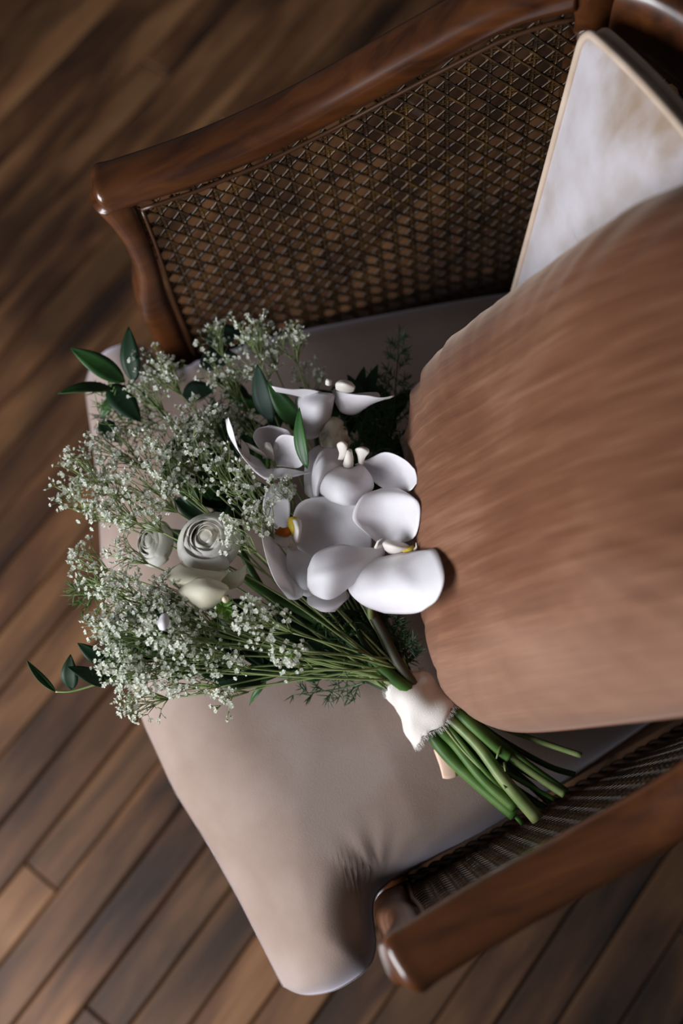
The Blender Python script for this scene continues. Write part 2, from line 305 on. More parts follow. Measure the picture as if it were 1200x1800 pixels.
# ------------------------------------------------------------------ armchair
chair = empty('armchair', (0.2, 0, 0))
tag(chair, 'dark wooden armchair with woven cane sides holding the bouquet and pillows', 'armchair')
CH = Vector((0.2, 0, 0))
def cpart(o):
    o.parent = chair
    for v in o.data.vertices: v.co -= CH
    return o
RX = [-0.012, 0.02, 0.08, 0.14, 0.20, 0.28, 0.335, 0.365, 0.390]
RY_IN = [0.312, 0.308, 0.300, 0.294, 0.287, 0.270, 0.256, 0.247, 0.239]
RZ_BOT = [0.626, 0.630, 0.637, 0.648, 0.667, 0.708, 0.737, 0.747, 0.750]
def rail_in(x): return interp(x, RX, RY_IN)
def rail_bot(x): return interp(x, RX, RZ_BOT)
HW, HH = 0.0205, 0.0165
for sgn, word in ((1, 'far'), (-1, 'near')):
    pts = [(x, sgn * (y + HW - 0.002), z + HH) for x, y, z in zip(RX, RY_IN, RZ_BOT)]
    pts[0] = (-0.004, sgn * 0.331, 0.6425)
    p = crom(pts, 8)
    vs, fs = sweep(p, lambda t: HW + 0.003 * max(0, 1 - t / 0.12), lambda t: HH + 0.003 * max(0, 1 - t / 0.10), n=28, ex=2.7, endr=(0.012, 0))
    cpart(mesh_obj('arm_rail', vs, fs, M['chair_wood']))
    # front post, S-curved, leaning in towards the seat
    PZ = [0.640, 0.614, 0.585, 0.551, 0.53, 0.506, 0.452, 0.418, 0.36, 0.30]
    PF = [-0.010, -0.003, 0.0015, 0.001, -0.004, -0.010, -0.0105, -0.005, -0.004, -0.006]
    PB = [0.026, 0.0255, 0.025, 0.0235, 0.022, 0.0205, 0.0205, 0.021, 0.024, 0.03]
    path = []; hw = []
    pp = crom([( (f + b) / 2, sgn * (max(0.308 - 0.15 * (0.63 - z), 0.2775) + 0.016), z, (b - f) / 2) for z, f, b in zip(PZ, PF, PB)], 6)
    path = [q[:3] for q in pp]; wd = [q[3] for q in pp]
    vs, fs = sweep(path, 0.018, lambda t: wd[int(round(t * (len(wd) - 1)))], n=20, ex=3.2, up=(1, 0, 0))
    cpart(mesh_obj('front_post', vs, fs, M['chair_wood']))
    # corner block between arm and back
    vs, fs = sweep([(0.3915, sgn * (0.238 + HW), 0.756), (0.404, sgn * 0.254, 0.757), (0.4185, sgn * 0.243, 0.757)], HW, 0.0275, n=20, ex=5)
    cpart(mesh_obj('corner_block', vs, fs, M['chair_wood']))
    # rear leg and back post in one length
    vs, fs = sweep(crom([(0.475, sgn * 0.225, 0.0), (0.438, sgn * 0.235, 0.20), (0.418, sgn * 0.240, 0.40), (0.413, sgn * 0.248, 0.60), (0.409, sgn * 0.250, 0.731)], 6), 0.017, 0.018, n=16, ex=4, up=(1, 0, 0))
    cpart(mesh_obj('rear_leg', vs, fs, M['chair_wood']))
    # front leg
    vs, fs = sweep(crom([(-0.004, sgn * 0.268, 0.0), (-0.002, sgn * 0.27, 0.03), (0.004, sgn * 0.275, 0.16), (0.01, sgn * 0.285, 0.30)], 6), lambda t: 0.012 + 0.010 * t, lambda t: 0.012 + 0.010 * t, n=16, ex=3.5, up=(1, 0, 0))
    cpart(mesh_obj('front_leg', vs, fs, M['chair_wood']))
    # side seat rail
    vs, fs = sweep([(0.012, sgn * 0.287, 0.352), (0.23, sgn * 0.268, 0.346), (0.402, sgn * 0.242, 0.340)], 0.013, 0.034, n=16, ex=5)
    cpart(mesh_obj('seat_rail', vs, fs, M['chair_wood']))

# woven cane side panels (ruled between the arm rail and the seat rail)
def side_point(sgn, x, z, off=0.0):
    zt = rail_bot(x); zb = 0.386
    yt = rail_in(x) + 0.004; yb = interp(x, [0.02, 0.14, 0.30, 0.42], [0.281, 0.270, 0.253, 0.236])
    k = (z - zb) / (zt - zb)
    return np.array([x, sgn * (yb + (yt - yb) * k - off), z])
def cane_mesh(pt, inside, x0, x1, z0, z1, d=0.0168):
    """six-way cane: pairs of uprights, pairs of crosswise strands, two sets of diagonals that go over and under"""
    mb = MB()
    def strand(fn, t0, t1, wd, lift, ph, amp=0.0004):
        n = max(4, int((t1 - t0) / (d / 4))); run = []
        def flush():
            if len(run) < 3: return
            vs = []; fs = []; m_ = len(run)
            for i, (a, b, h) in enumerate(run):
                a2, b2, _ = run[min(i + 1, m_ - 1)]; a1, b1, _ = run[max(i - 1, 0)]
                tx, tz = a2 - a1, b2 - b1; l = math.hypot(tx, tz); nx, nz_ = -tz / l * wd / 2, tx / l * wd / 2
                vs += [pt(a + nx, b + nz_, h), pt(a, b, h + 0.0003), pt(a - nx, b - nz_, h), pt(a, b, h - 0.0002)]
            for i in range(m_ - 1):
                for k in range(4): fs.append((i * 4 + k, i * 4 + (k + 1) % 4, i * 4 + 4 + (k + 1) % 4, i * 4 + 4 + k))
            mb.add(vs, fs)
        for i in range(n + 1):
            t = t0 + (t1 - t0) * i / n; a, b = fn(t)
            if inside(a, b): run.append((a, b, lift + amp * math.sin(math.pi * 2 * t / d + ph)))
            else: flush(); run = []
        flush()
    nx = int((x1 - x0) / d) + 2; nz_ = int((z1 - z0) / d) + 2
    for i in range(nx):
        for e in (-1, 1):
            x = x0 + d * i + e * d * 0.105; strand(lambda t, x=x: (x, t), z0, z1, 0.0023, 0.0, 0 if e < 0 else math.pi)
    for j in range(nz_):
        for e in (-1, 1):
            z = z0 + d * j + e * d * 0.105; strand(lambda t, z=z: (t, z), x0, x1, 0.0023, 0.0002, 0 if e < 0 else math.pi)
    for j in range(-nx, nx + nz_):
        c = z0 + d * (j + 0.5)
        strand(lambda t, c=c: (t, c + (t - x0)), x0, x1, 0.0027, 0.0005, 0.8)
        strand(lambda t, c=c: (t, c - (t - x0)), x0, x1, 0.0027, 0.0009, 2.6)
    return mb
def in_side(x, z): return 0.024 <= x <= 0.396 and 0.386 <= z <= rail_bot(x) + 0.002
for sgn in (1, -1):
    mb = cane_mesh(lambda a, b, h, sgn=sgn: side_point(sgn, a, b, h), in_side, 0.024, 0.396, 0.386, 0.76)
    cpart(mb.build('cane_panel', M['cane'], kind='stuff', label='woven cane panel of the arm side'))
    # bead that holds the cane in its groove, all round the panel
    mb = MB()
    ring = [side_point(sgn, x, rail_bot(x) - 0.0015, 0.0035) for x in np.linspace(0.027, 0.392, 30)]
    mb.tube(ring, 0.0019, 8)
    mb.tube([side_point(sgn, interp(z, [0.386, 0.45, 0.506, 0.551, 0.585, 0.63], [0.024, 0.0235, 0.0235, 0.026, 0.0275, 0.028]), z, 0.0035) for z in np.linspace(0.388, 0.628, 20)], 0.0019, 8)
    cpart(mb.build('cane_bead', M['cane_bead']))
    mb = MB(); foot = [side_point(sgn, x, 0.392, 0.006) for x in np.linspace(0.026, 0.392, 150)]
    for ph in (0, math.pi):
        mb.tube([p + 0.0021 * (np.array([0, math.cos(i * 0.62 + ph), math.sin(i * 0.62 + ph)])) for i, p in enumerate(foot)], 0.0022, 7)
    cpart(mb.build('twisted_cord', M['cord']))
# back: crest rail, lower rail, cane
crest = crom([(0.4205, 0.2405, 0.752), (0.441, 0.206, 0.753), (0.468, 0.130, 0.757), (0.484, 0.06, 0.761), (0.488, 0.0, 0.763), (0.484, -0.06, 0.761), (0.468, -0.130, 0.757), (0.441, -0.206, 0.753), (0.4205, -0.2405, 0.752)], 6)
vs, fs = sweep(crest, 0.0185, lambda t: 0.031 + 0.014 * math.sin(math.pi * t), n=32, ex=3.4)
cpart(mesh_obj('crest_rail', vs, fs, M['chair_wood']))
vs, fs = sweep([(0.424, 0.222, 0.352), (0.440, 0, 0.352), (0.424, -0.222, 0.352)], 0.015, 0.036, n=16, ex=5)
cpart(mesh_obj('back_seat_rail', vs, fs, M['chair_wood']))
vs, fs = sweep([(0.004, 0.27, 0.338), (-0.055, 0.14, 0.336), (-0.072, 0, 0.335), (-0.055, -0.14, 0.336), (0.004, -0.27, 0.338)], 0.013, 0.026, n=16, ex=5)
cpart(mesh_obj('front_seat_rail', vs, fs, M['chair_wood']))
def back_top(y): return interp(abs(y), [0, 0.06, 0.13, 0.195, 0.215], [0.730, 0.729, 0.727, 0.725, 0.724])
def back_pt(y, z, off): return np.array([0.420 + (0.016 + 0.05 * (z - 0.38) / 0.35) * (1 - (y / 0.23) ** 2) - off, y, z])
mb = cane_mesh(back_pt, lambda y, z: abs(y) < 0.216 and 0.38 < z < back_top(y), -0.216, 0.216, 0.38, 0.86)
cpart(mb.build('cane_back', M['cane'], kind='stuff'))
# webbed deck under the cushion
vs = []; fs = []
dk = [(0.012, 0.270), (0.408, 0.225), (0.424, 0), (0.408, -0.225), (0.012, -0.270), (-0.045, -0.14), (-0.062, 0), (-0.045, 0.14)]
vs = [(x, y, 0.352) for x, y in dk] + [(x, y, 0.362) for x, y in dk]; n = len(dk)
fs = [tuple(range(n)), tuple(range(n, 2 * n))[::-1]] + [(k, k + n, (k + 1) % n + n, (k + 1) % n) for k in range(n)]
cpart(mesh_obj('seat_deck', vs, fs, M['pillow_seam'], smooth=False))

# ------------------------------------------------------------------ seat cushion (T-shaped, velvet)
def top_z(x, y):
    return 0.461 - 0.030 * max(0.0, x - 0.05) / 0.4
FX = lambda y: interp(abs(y), [0, 0.05, 0.115, 0.178, 0.228, 0.272, 0.305, 0.335], [-0.150, -0.149, -0.141, -0.125, -0.115, -0.108, -0.103, -0.098])
HWC = np.array(crom([(-0.115, 0.290), (-0.104, 0.309), (-0.092, 0.321), (-0.070, 0.327), (-0.047, 0.325), (-0.031, 0.319), (-0.021, 0.308), (-0.016, 0.293), (-0.010, 0.278), (0.002, 0.270), (0.03, 0.267), (0.06, 0.265), (0.12, 0.260), (0.24, 0.239), (0.33, 0.220), (0.375, 0.206), (0.398, 0.186), (0.408, 0.160)], 8))
def half_w(x): return interp(x, HWC[:, 0], HWC[:, 1])
xa = np.concatenate([np.linspace(0, 0.30, 46), np.linspace(0.31, 0.5, 10), np.linspace(0.54, 1, 18)]); xa = np.unique(np.concatenate([xa, [0.004, 0.013, 0.94 + 0.03, 0.99]]))
yb_ = np.sin(np.linspace(-1, 1, 73) * math.pi / 2)
NX, NY = len(xa), len(yb_)
grid = np.zeros((NX, NY, 2))
for i_, a_ in enumerate(xa):
    for j_, b_ in enumerate(yb_):
        xc = -0.105 + (0.407 + 0.105) * a_                       # station along the side edges
        y = half_w(xc) * b_
        xf = FX(y) + 0.022 * y; k = min(1.0, a_ / 0.30)
        y -= 0.007 * min(1.0, max(0.0, (0.02 - xc) / 0.05))
        grid[i_, j_] = (xc + (xf + 0.105) * (1 - k) ** 1.5, y)
loop = [(0, j_) for j_ in range(NY)] + [(i_, NY - 1) for i_ in range(1, NX)] + [(NX - 1, j_) for j_ in range(NY - 2, -1, -1)] + [(i_, 0) for i_ in range(NX - 2, 0, -1)]
LP = np.array([grid[a] for a in loop]); NL = len(LP)
LB = np.roll(LP, -1, 0)
def seg_dist(p, A, B):
    d = B - A; t = np.clip(((p - A) * d).sum(1) / ((d * d).sum(1) + 1e-12), 0, 1)
    return float(np.sqrt((((A + d * t[:, None]) - p) ** 2).sum(1)).min())
ZM = 0.398
def cushion_z(p, df, do):
    """df: distance from the rounded front edge, do: from the other edges"""
    e = 1.0
    for d_, eg in ((df, 0.088), (do, 0.042)):
        k = min(1.0, d_ / eg); e *= (1 - (1 - k) ** 2.0) ** 0.5
    dd = min(df, do)
    z = ZM + (top_z(*p) - ZM) * e + 0.010 * (1 - math.exp(-max(0, dd - 0.03) / 0.09))
    for sg in (1, -1):                                   # puckers that run out from the arm notch
        v = p - np.array([0.002, sg * 0.268]); rr = float(np.linalg.norm(v)); an = math.atan2(v[1] * sg, v[0])
        fade = math.exp(-(rr / 0.030) ** 2) * min(1, rr / 0.012) * min(1, dd / 0.010)
        z += 0.0018 * math.sin(an * 11 + 0.6) * fade - 0.004 * math.exp(-(rr / 0.018) ** 2)
    z += 0.0006 * math.sin(p[0] * 31 + p[1] * 17) + 0.0005 * math.sin(p[1] * 43 - p[0] * 12)
    return z
vs = []; fs = []; idx = {}
for i_ in range(NX):
    for j_ in range(NY):
        p = grid[i_, j_]; df = 0.0 if i_ == 0 else seg_dist(p, LP[:NY - 1], LB[:NY - 1]); do = 0.0 if (i_ == NX - 1 or j_ in (0, NY - 1)) else seg_dist(p, LP[NY - 1:], LB[NY - 1:])
        idx[(i_, j_)] = len(vs); vs.append((p[0], p[1], cushion_z(p, df, do)))
for i_ in range(NX - 1):
    for j_ in range(NY - 1): fs.append((idx[(i_, j_)], idx[(i_, j_ + 1)], idx[(i_ + 1, j_ + 1)], idx[(i_ + 1, j_)]))
nrm = np.roll(LP, -1, 0) - np.roll(LP, 1, 0); nrm = np.stack([-nrm[:, 1], nrm[:, 0]], 1); nrm /= np.linalg.norm(nrm, axis=1)[:, None]
if ((LP[:, 0] - 0.15) * nrm[:, 0] + LP[:, 1] * nrm[:, 1]).sum() < 0: nrm = -nrm
prev = [idx[a] for a in loop]
for off, z in ((0.0010, 0.392), (0.0006, 0.385), (-0.002, 0.377), (-0.009, 0.370), (-0.02, 0.366)):
    cur = []
    for q, n_ in zip(LP, nrm): cur.append(len(vs)); vs.append((q[0] + n_[0] * off, q[1] + n_[1] * off, z))
    for k in range(NL): fs.append((prev[k], prev[(k + 1) % NL], cur[(k + 1) % NL], cur[k]))
    prev = cur
vs.append((0.15, 0, 0.366)); bt = len(vs) - 1
for k in range(NL): fs.append((prev[k], prev[(k + 1) % NL], bt))
sx = Vector((0.15, 0, 0.363))
seat = mesh_obj('seat_cushion', [tuple(Vector(v) - sx) for v in vs], fs, M['seat_velvet']); seat.location = sx
tag(seat, 'thick beige velvet seat cushion under the bouquet, rounded front edge towards the floor', 'cushion')

# ------------------------------------------------------------------ back cushion (pale, piped, tufted)
def bc_frame(s, t):
    """s -1..1 across, t 0..1 up; front plane of the leaning cushion"""
    hw = 0.150 + 0.074 * t
    y = s * hw; arch = 0.035 * (1 - s * s) * max(0, t) ** 2
    z = 0.474 + 0.281 * t + arch; x = 0.305 + 0.080 * t + arch * 0.28
    return np.array([x, y, z])
BN = unit((-0.96, 0, 0.28))
def bc_outline(r=0.018, n=28):
    pts = []
    for k in range(n + 1): pts.append((1.0, 0.05 + 0.90 * k / n))
    for k in range(1, 6): a = math.pi / 2 * k / 6; pts.append((1 - 0.05 * (1 - math.cos(a)), 0.95 + 0.05 * math.sin(a)))
    for k in range(n + 1): pts.append((0.95 - 1.90 * k / n, 1.0))
    for k in range(1, 6): a = math.pi / 2 * (1 - k / 6); pts.append((-1 + 0.05 * (1 - math.cos(a)), 0.95 + 0.05 * math.sin(a)))
    for k in range(n + 1): pts.append((-1.0, 0.95 - 0.90 * k / n))
    for k in range(1, 6): a = math.pi / 2 * k / 6; pts.append((-1 + 0.05 * (1 - math.cos(a)), 0.05 - 0.05 * math.sin(a)))
    for k in range(n + 1): pts.append((-0.95 + 1.90 * k / n, 0.0))
    for k in range(1, 6): a = math.pi / 2 * (1 - k / 6); pts.append((1 - 0.05 * (1 - math.cos(a)), 0.05 - 0.05 * math.sin(a)))
    return pts
bo = bc_outline(); nb = len(bo); TH = 0.013
TUFTS = [(0.5, 0.52), (-0.5, 0.52), (0.0, 0.52), (0.25, 0.82), (-0.25, 0.82)]
def bc_front(s, t, k):
    p = bc_frame(s, t)
    b = 0.016 * (1 - k ** 2.6)
    for ts, tt in TUFTS:
        dx, dt = (s - ts) * 0.2, (t - tt) * 0.28; rr = math.hypot(dx, dt); an = math.atan2(dt, dx)
        b -= 0.018 * math.exp(-(rr / 0.022) ** 2) + 0.0030 * math.exp(-(rr / 0.05) ** 2) * (math.sin(an * 8) * min(1, rr / 0.02))
    return p + BN * b
vs = []; fs = []; ks = [0.0, 0.1, 0.2, 0.3, 0.4, 0.5, 0.6, 0.7, 0.8, 0.88, 0.94, 0.98, 1.0]
for k in ks[1:]:
    for s, t in bo:
        kk = k; vs.append(bc_front(s * kk, 0.5 + (t - 0.5) * kk, kk))
vs.append(bc_front(0, 0.5, 0)); c0 = len(vs) - 1; nr = len(ks) - 1
for i in range(nr - 1):
    for k in range(nb): fs.append((i * nb + k, i * nb + (k + 1) % nb, (i + 1) * nb + (k + 1) % nb, (i + 1) * nb + k))
for k in range(nb): fs.append((c0, (k + 1) % nb, k))
b0 = len(vs)
for s, t in bo: vs.append(bc_frame(s, t) - BN * TH)
for k in range(nb): fs.append(((nr - 1) * nb + k, (nr - 1) * nb + (k + 1) % nb, b0 + (k + 1) % nb, b0 + k))
b1 = len(vs)
for s, t in bo: vs.append(bc_frame(s * 0.5, 0.5 + (t - 0.5) * 0.5) - BN * (TH + 0.012))
for k in range(nb): fs.append((b0 + k, b0 + (k + 1) % nb, b1 + (k + 1) % nb, b1 + k))
fs.append(tuple(b1 + k for k in range(nb)))
bx = Vector((0.34, 0, 0.474))
back = mesh_obj('back_cushion', [tuple(Vector(v) - bx) for v in vs], fs, M['back_velvet']); back.location = bx
nap_ = [(s * k, 0.5 + (t - 0.5) * k, 0.0) for k in ks[1:] for s, t in bo] + [(0, 0.5, 0)] + [(s, t * 1.1, 0) for s, t in bo] + [(s, t, 0) for s, t in bo]
at_ = back.data.attributes.new('nap', 'FLOAT_VECTOR', 'POINT'); at_.data.foreach_set('vector', [float(c) for v in nap_ for c in v])
tag(back, 'pale ivory velvet back cushion with double piped edge, behind the brown pillow', 'cushion')
for off in (0.0, -TH):
    mb = MB(); pth = [Vector(bc_frame(s, t) + BN * off) - bx for s, t in bo]; pth.append(pth[0])
    mb.tube(pth, 0.0034, 10, caps=False); mb.build('piping', M['welt_velvet'], back)
for ts, tt in [q for q in TUFTS if q[0] > 0]:
    p = bc_frame(ts, tt) + BN * 0.013; mb = MB(); a = unit(np.cross(BN, (0, 1, 0))); b = np.array([0, 1.0, 0]); v2 = []; f2 = []
    for i, (r, h) in enumerate(((0.009, 0.0), (0.0088, 0.003), (0.006, 0.0055), (0.002, 0.0065))):
        for k in range(14): th = 2 * math.pi * k / 14; v2.append(Vector(p + a * r * math.cos(th) + b * r * math.sin(th) + BN * h) - bx)
    for i in range(3):
        for k in range(14): f2.append((i * 14 + k, i * 14 + (k + 1) % 14, i * 14 + 14 + (k + 1) % 14, i * 14 + 14 + k))
    f2.append(tuple(42 + k for k in range(14))); mesh_obj('button', v2, f2, M['back_velvet'], back)

# ------------------------------------------------------------------ brown throw pillow
PP = [0.2448, -0.082, 0.6737, -0.2228, 1.0822, 0.1433, 0.167, 0.2104, 0.0762, 4.6906, 0.15]
yaw, tilt, roll = PP[3:6]
tt_ = np.array([math.cos(tilt) * math.cos(yaw), math.cos(tilt) * math.sin(yaw), math.sin(tilt)]); ss_ = np.array([math.sin(yaw), -math.cos(yaw), 0])
pnn = np.cross(tt_, ss_); pnn = pnn if pnn[2] > 0 else -pnn
s2 = ss_ * math.cos(roll) - tt_ * math.sin(roll); t2 = tt_ * math.cos(roll) + ss_ * math.sin(roll)
pc = np.array(PP[:3]); pa, pb, pT, pe, pub = PP[6:]
def pil_pt(r, f, side):
    cf, sf = math.cos(f), math.sin(f); R = (abs(cf) ** pe + abs(sf) ** pe) ** (-1 / pe)
    h = pT * max(0, 1 - r ** 2.6) ** 0.62
    ex = 1.0
    if side < 0: ex = 1 + pub * max(0, -sf * R) * math.sqrt(max(0, 1 - r ** 6)) * r ** 3
    # gathers that run in from the seam, strongest at the corners
    corner = abs(math.sin(2 * f)) ** 3
    h += (0.0028 * math.sin(f * 37) + 0.002 * math.sin(f * 61 + 1)) * (0.25 + corner) * r ** 4 * (1 - r ** 8) * 1.6
    X, Y = pa * R * r * cf, pb * R * r * sf
    h += 0.0035 * math.sin(X * 26 + Y * 14) * math.sin(Y * 21 - X * 9 + 1) * (1 - r ** 4)
    return pc + s2 * X * ex + t2 * Y * ex + pnn * (side * h)
NA = 160; rr_ = [0.06, 0.14, 0.24, 0.34, 0.44, 0.54, 0.63, 0.71, 0.78, 0.84, 0.89, 0.93, 0.96, 0.98, 0.993, 1.0]
def nap_xy(r, f):
    cf, sf = math.cos(f), math.sin(f); R = (abs(cf) ** pe + abs(sf) ** pe) ** (-1 / pe); return (pa * R * r * cf, pb * R * r * sf)
vs = []; fs = []; nap = [nap_xy(r, 2 * math.pi * j / NA) + (0.0,) for r in rr_ for j in range(NA)] + [nap_xy(r, 2 * math.pi * j / NA) + (0.3,) for r in rr_[-2::-1] for j in range(NA)]
for r in rr_:
    for j in range(NA): vs.append(pil_pt(r, 2 * math.pi * j / NA, 1))
for r in rr_[-2::-1]:
    for j in range(NA): vs.append(pil_pt(r, 2 * math.pi * j / NA, -1))
NRR = 2 * len(rr_) - 1
for i in range(NRR - 1):
    for j in range(NA): fs.append((i * NA + j, i * NA + (j + 1) % NA, (i + 1) * NA + (j + 1) % NA, (i + 1) * NA + j))
fs.append(tuple(range(NA))[::-1]); fs.append(tuple((NRR - 1) * NA + j for j in range(NA)))
px_ = Vector(pc)
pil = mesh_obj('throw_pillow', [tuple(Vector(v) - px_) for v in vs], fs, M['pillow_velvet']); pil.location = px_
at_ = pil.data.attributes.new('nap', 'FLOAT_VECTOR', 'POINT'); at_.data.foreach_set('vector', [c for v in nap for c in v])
tag(pil, 'plump rust brown velvet throw pillow leaning beside the bouquet', 'pillow')
mb = MB(); mb.tube([Vector(pil_pt(1.0, 2 * math.pi * j / NA, 1)) - px_ for j in range(NA + 1)], 0.0011, 6, caps=False)
mb.build('seam', M['pillow_seam'], pil)

# ------------------------------------------------------------------ bouquet
BQ = at(745, 1240, 0.468)
bouquet = empty('bouquet', BQ)
tag(bouquet, 'white bridal bouquet of orchids, ranunculus and tiny sprays tied with frayed ribbon', 'bouquet')
def bpart(mb, name, m, parent=None, **k):
    return mesh_obj(name, [tuple(Vector(v) - BQ) for v in mb.v], mb.f, m, parent or bouquet, **k)
def patch(rows, nu=10, nv=5, edge_wave=0.0, seed=0, ridge=0.0):
    """smooth surface through rows of (left, centre, right) points"""
    L = crom([r[0] for r in rows], nv); Cn = crom([r[1] for r in rows], nv); R = crom([r[2] for r in rows], nv)
    g = []; rg = random.Random(seed); ph = rg.uniform(0, 6)
    for i, (a, b, c) in enumerate(zip(L, Cn, R)):
        for j in range(nu + 1):
            x = j / nu * 2 - 1
            p = a * (x * (x - 1) / 2) + b * (1 - x * x) + c * (x * (x + 1) / 2)
            p = p + np.array([0, 0, edge_wave * abs(x) ** 3 * math.sin(i * 0.55 + ph + x * 1.5)])
            p = p + np.array([0, 0, ridge * math.exp(-((x - 0.1) / 0.22) ** 2) * math.sin(math.pi * i / (len(L) - 1))])
            g.append(p)
    nr_ = len(L); fs = [(i * (nu + 1) + j, i * (nu + 1) + j + 1, (i + 1) * (nu + 1) + j + 1, (i + 1) * (nu + 1) + j) for i in range(nr_ - 1) for j in range(nu)]
    return g, fs
def thick(o, t=0.0007):
    md = o.modifiers.new('thickness', 'SOLIDIFY'); md.thickness = t; md.offset = 0
    return o
def px(p): return np.array(at(*p))
def petal_px(name, rows, m, parent, wave=0.0019, seed=0, t=0.0005, ridge=0.0):
    g, fs = patch([[px(a), px(b), px(c)] for a, b, c in rows], edge_wave=wave, seed=seed, ridge=ridge, nu=16)
    mb = MB(); mb.add(g, fs); return thick(bpart(mb, name, m, parent), t)
def blob(mb, c, r, sq=(1, 1, 1), n=10, axis=None):
    c = np.array(c, float); vs = []; fs = []
    for i in range(n + 1):
        a = math.pi * i / n
        for k in range(n + 2):
            b = 2 * math.pi * k / (n + 2); vs.append(c + r * np.array([sq[0] * math.sin(a) * math.cos(b), sq[1] * math.sin(a) * math.sin(b), sq[2] * math.cos(a)]))
    m_ = n + 2
    for i in range(n):
        for k in range(m_): fs.append((i * m_ + k, (i + 1) * m_ + k, (i + 1) * m_ + (k + 1) % m_, i * m_ + (k + 1) % m_))
    mb.add(vs, fs)
def column(u, v, z, r=0.004):
    mb = MB(); blob(mb, px((u, v, z)), r, (1, 1, 1.3)); return bpart(mb, 'orchid', M['orchid_lip'])

# --- orchid in front of the pillow, lowest and nearest
o5 = column(688, 966, 0.575)
petal_px('petal', [((672, 962, .570), (686, 968, .568), (702, 958, .570)), ((640, 935, .578), (688, 930, .576), (730, 940, .600)), ((619, 908, .584), (680, 898, .584), (738, 896, .614)), ((636, 874, .588), (682, 868, .590), (726, 872, .612)), ((668, 858, .583), (684, 857, .580), (700, 859, .582))], M['orchid_petal'], o5, seed=1)
petal_px('petal', [((672, 962, .574), (676, 972, .572), (668, 992, .574)), ((630, 962, .582), (636, 985, .585), (622, 1025, .580)), ((590, 957, .584), (588, 1002, .592), (580, 1054, .582)), ((556, 972, .582), (556, 1008, .588), (552, 1046, .578)), ((541, 1000, .580), (540, 1015, .582), (540, 1030, .578))], M['orchid_petal'], o5, seed=2, ridge=0.0015)
petal_px('petal', [((652, 984, .580), (696, 974, .584), (748, 967, .616)), ((620, 1002, .578), (690, 1004, .600), (766, 966, .634)), ((612, 1035, .576), (706, 1030, .612), (780, 1014, .648)), ((636, 1063, .574), (716, 1056, .610), (768, 1052, .640)), ((676, 1077, .574), (718, 1079, .598), (744, 1073, .618))], M['orchid_petal'], o5, seed=3, ridge=0.0035)
petal_px('sepal', [((575, 1030, .562), (590, 1032, .562), (606, 1034, .562)), ((545, 1040, .566), (575, 1050, .566), (614, 1048, .564)), ((540, 1060, .566), (575, 1066, .568), (602, 1062, .565)), ((560, 1074, .564), (574, 1076, .566), (588, 1074, .564))], M['orchid_petal'], o5, seed=4)
petal_px('lip', [((676, 966, .582), (690, 974, .580), (712, 972, .582)), ((672, 955, .590), (694, 962, .598), (720, 962, .590)), ((680, 948, .590), (697, 952, .594), (714, 956, .588))], M['orchid_lip'], o5, seed=5, wave=0)
petal_px('lip_lobe', [((706, 968, .586), (713, 974, .590), (722, 972, .590)), ((716, 962, .590), (722, 967, .594), (730, 966, .592)), ((726, 958, .590), (729, 961, .592), (734, 964, .590))], M['lip_yellow'], o5, seed=6, wave=0)
mb = MB(); mb.tube([px((670, 960, .584)), px((660, 962, .588)), px((664, 952, .594)), px((672, 946, .596))], [.0016, .0014, .0008, .0003], 6); mb.tube([px((724, 972, .59)), px((732, 962, .596)), px((731, 954, .60))], [.0014, .001, .0003], 6); bpart(mb, 'lip_horn', M['orchid_lip'], o5)

# --- orchid with the yellow throat
o4 = column(508, 955, 0.556)
petal_px('petal', [((520, 952, .556), (524, 966, .552), (540, 985, .555)), ((514, 915, .566), (560, 930, .556), (600, 1000, .560)), ((525, 885, .572), (595, 915, .562), (640, 985, .566)), ((565, 874, .574), (622, 905, .568), (652, 960, .570)), ((610, 876, .574), (634, 896, .572), (650, 926, .572))], M['orchid_petal'], o4, seed=7, ridge=0.0018)
petal_px('petal', [((480, 925, .575), (492, 950, .560), (505, 968, .556)), ((460, 922, .585), (476, 968, .568), (520, 990, .562)), ((464, 965, .590), (490, 1000, .574), (532, 1010, .570)), ((482, 1018, .586), (508, 1030, .578), (534, 1030, .575)), ((506, 1052, .578), (520, 1054, .578), (532, 1048, .576))], M['orchid_petal'], o4, seed=8, ridge=-0.002)
petal_px('petal', [((505, 962, .560), (514, 968, .560), (525, 965, .560)), ((504, 1000, .572), (530, 1005, .575), (556, 985, .568)), ((524, 1040, .570), (545, 1040, .574), (565, 1010, .568)), ((540, 1050, .566), (552, 1045, .568), (562, 1030, .566))], M['orchid_petal'], o4, seed=9)
petal_px('sepal', [((484, 930, .556), (496, 930, .556), (508, 925, .556)), ((462, 900, .562), (484, 892, .560), (510, 886, .560)), ((466, 870, .566), (484, 862, .566), (502, 862, .564)), ((478, 852, .566), (484, 850, .566), (492, 852, .566))], M['orchid_petal'], o4, seed=10)
petal_px('lip', [((480, 952, .564), (494, 962, .566), (508, 958, .566)), ((476, 946, .568), (492, 950, .574), (508, 946, .572)), ((478, 938, .568), (490, 940, .570), (500, 940, .570))], M['orchid_lip'], o4, seed=11, wave=0)
petal_px('lip_lobe', [((510, 938, .570), (518, 944, .572), (528, 940, .572)), ((506, 926, .576), (516, 928, .580), (528, 924, .578)), ((506, 912, .580), (514, 908, .582), (524, 910, .580))], M['lip_yellow'], o4, seed=12, wave=0)
petal_px('throat', [((482, 938, .567), (498, 946, .571), (512, 938, .572)), ((486, 932, .572), (499, 937, .576), (512, 930, .576)), ((492, 926, .573), (500, 928, .576), (508, 924, .576))], M['lip_orange'], o4, seed=13, wave=0)
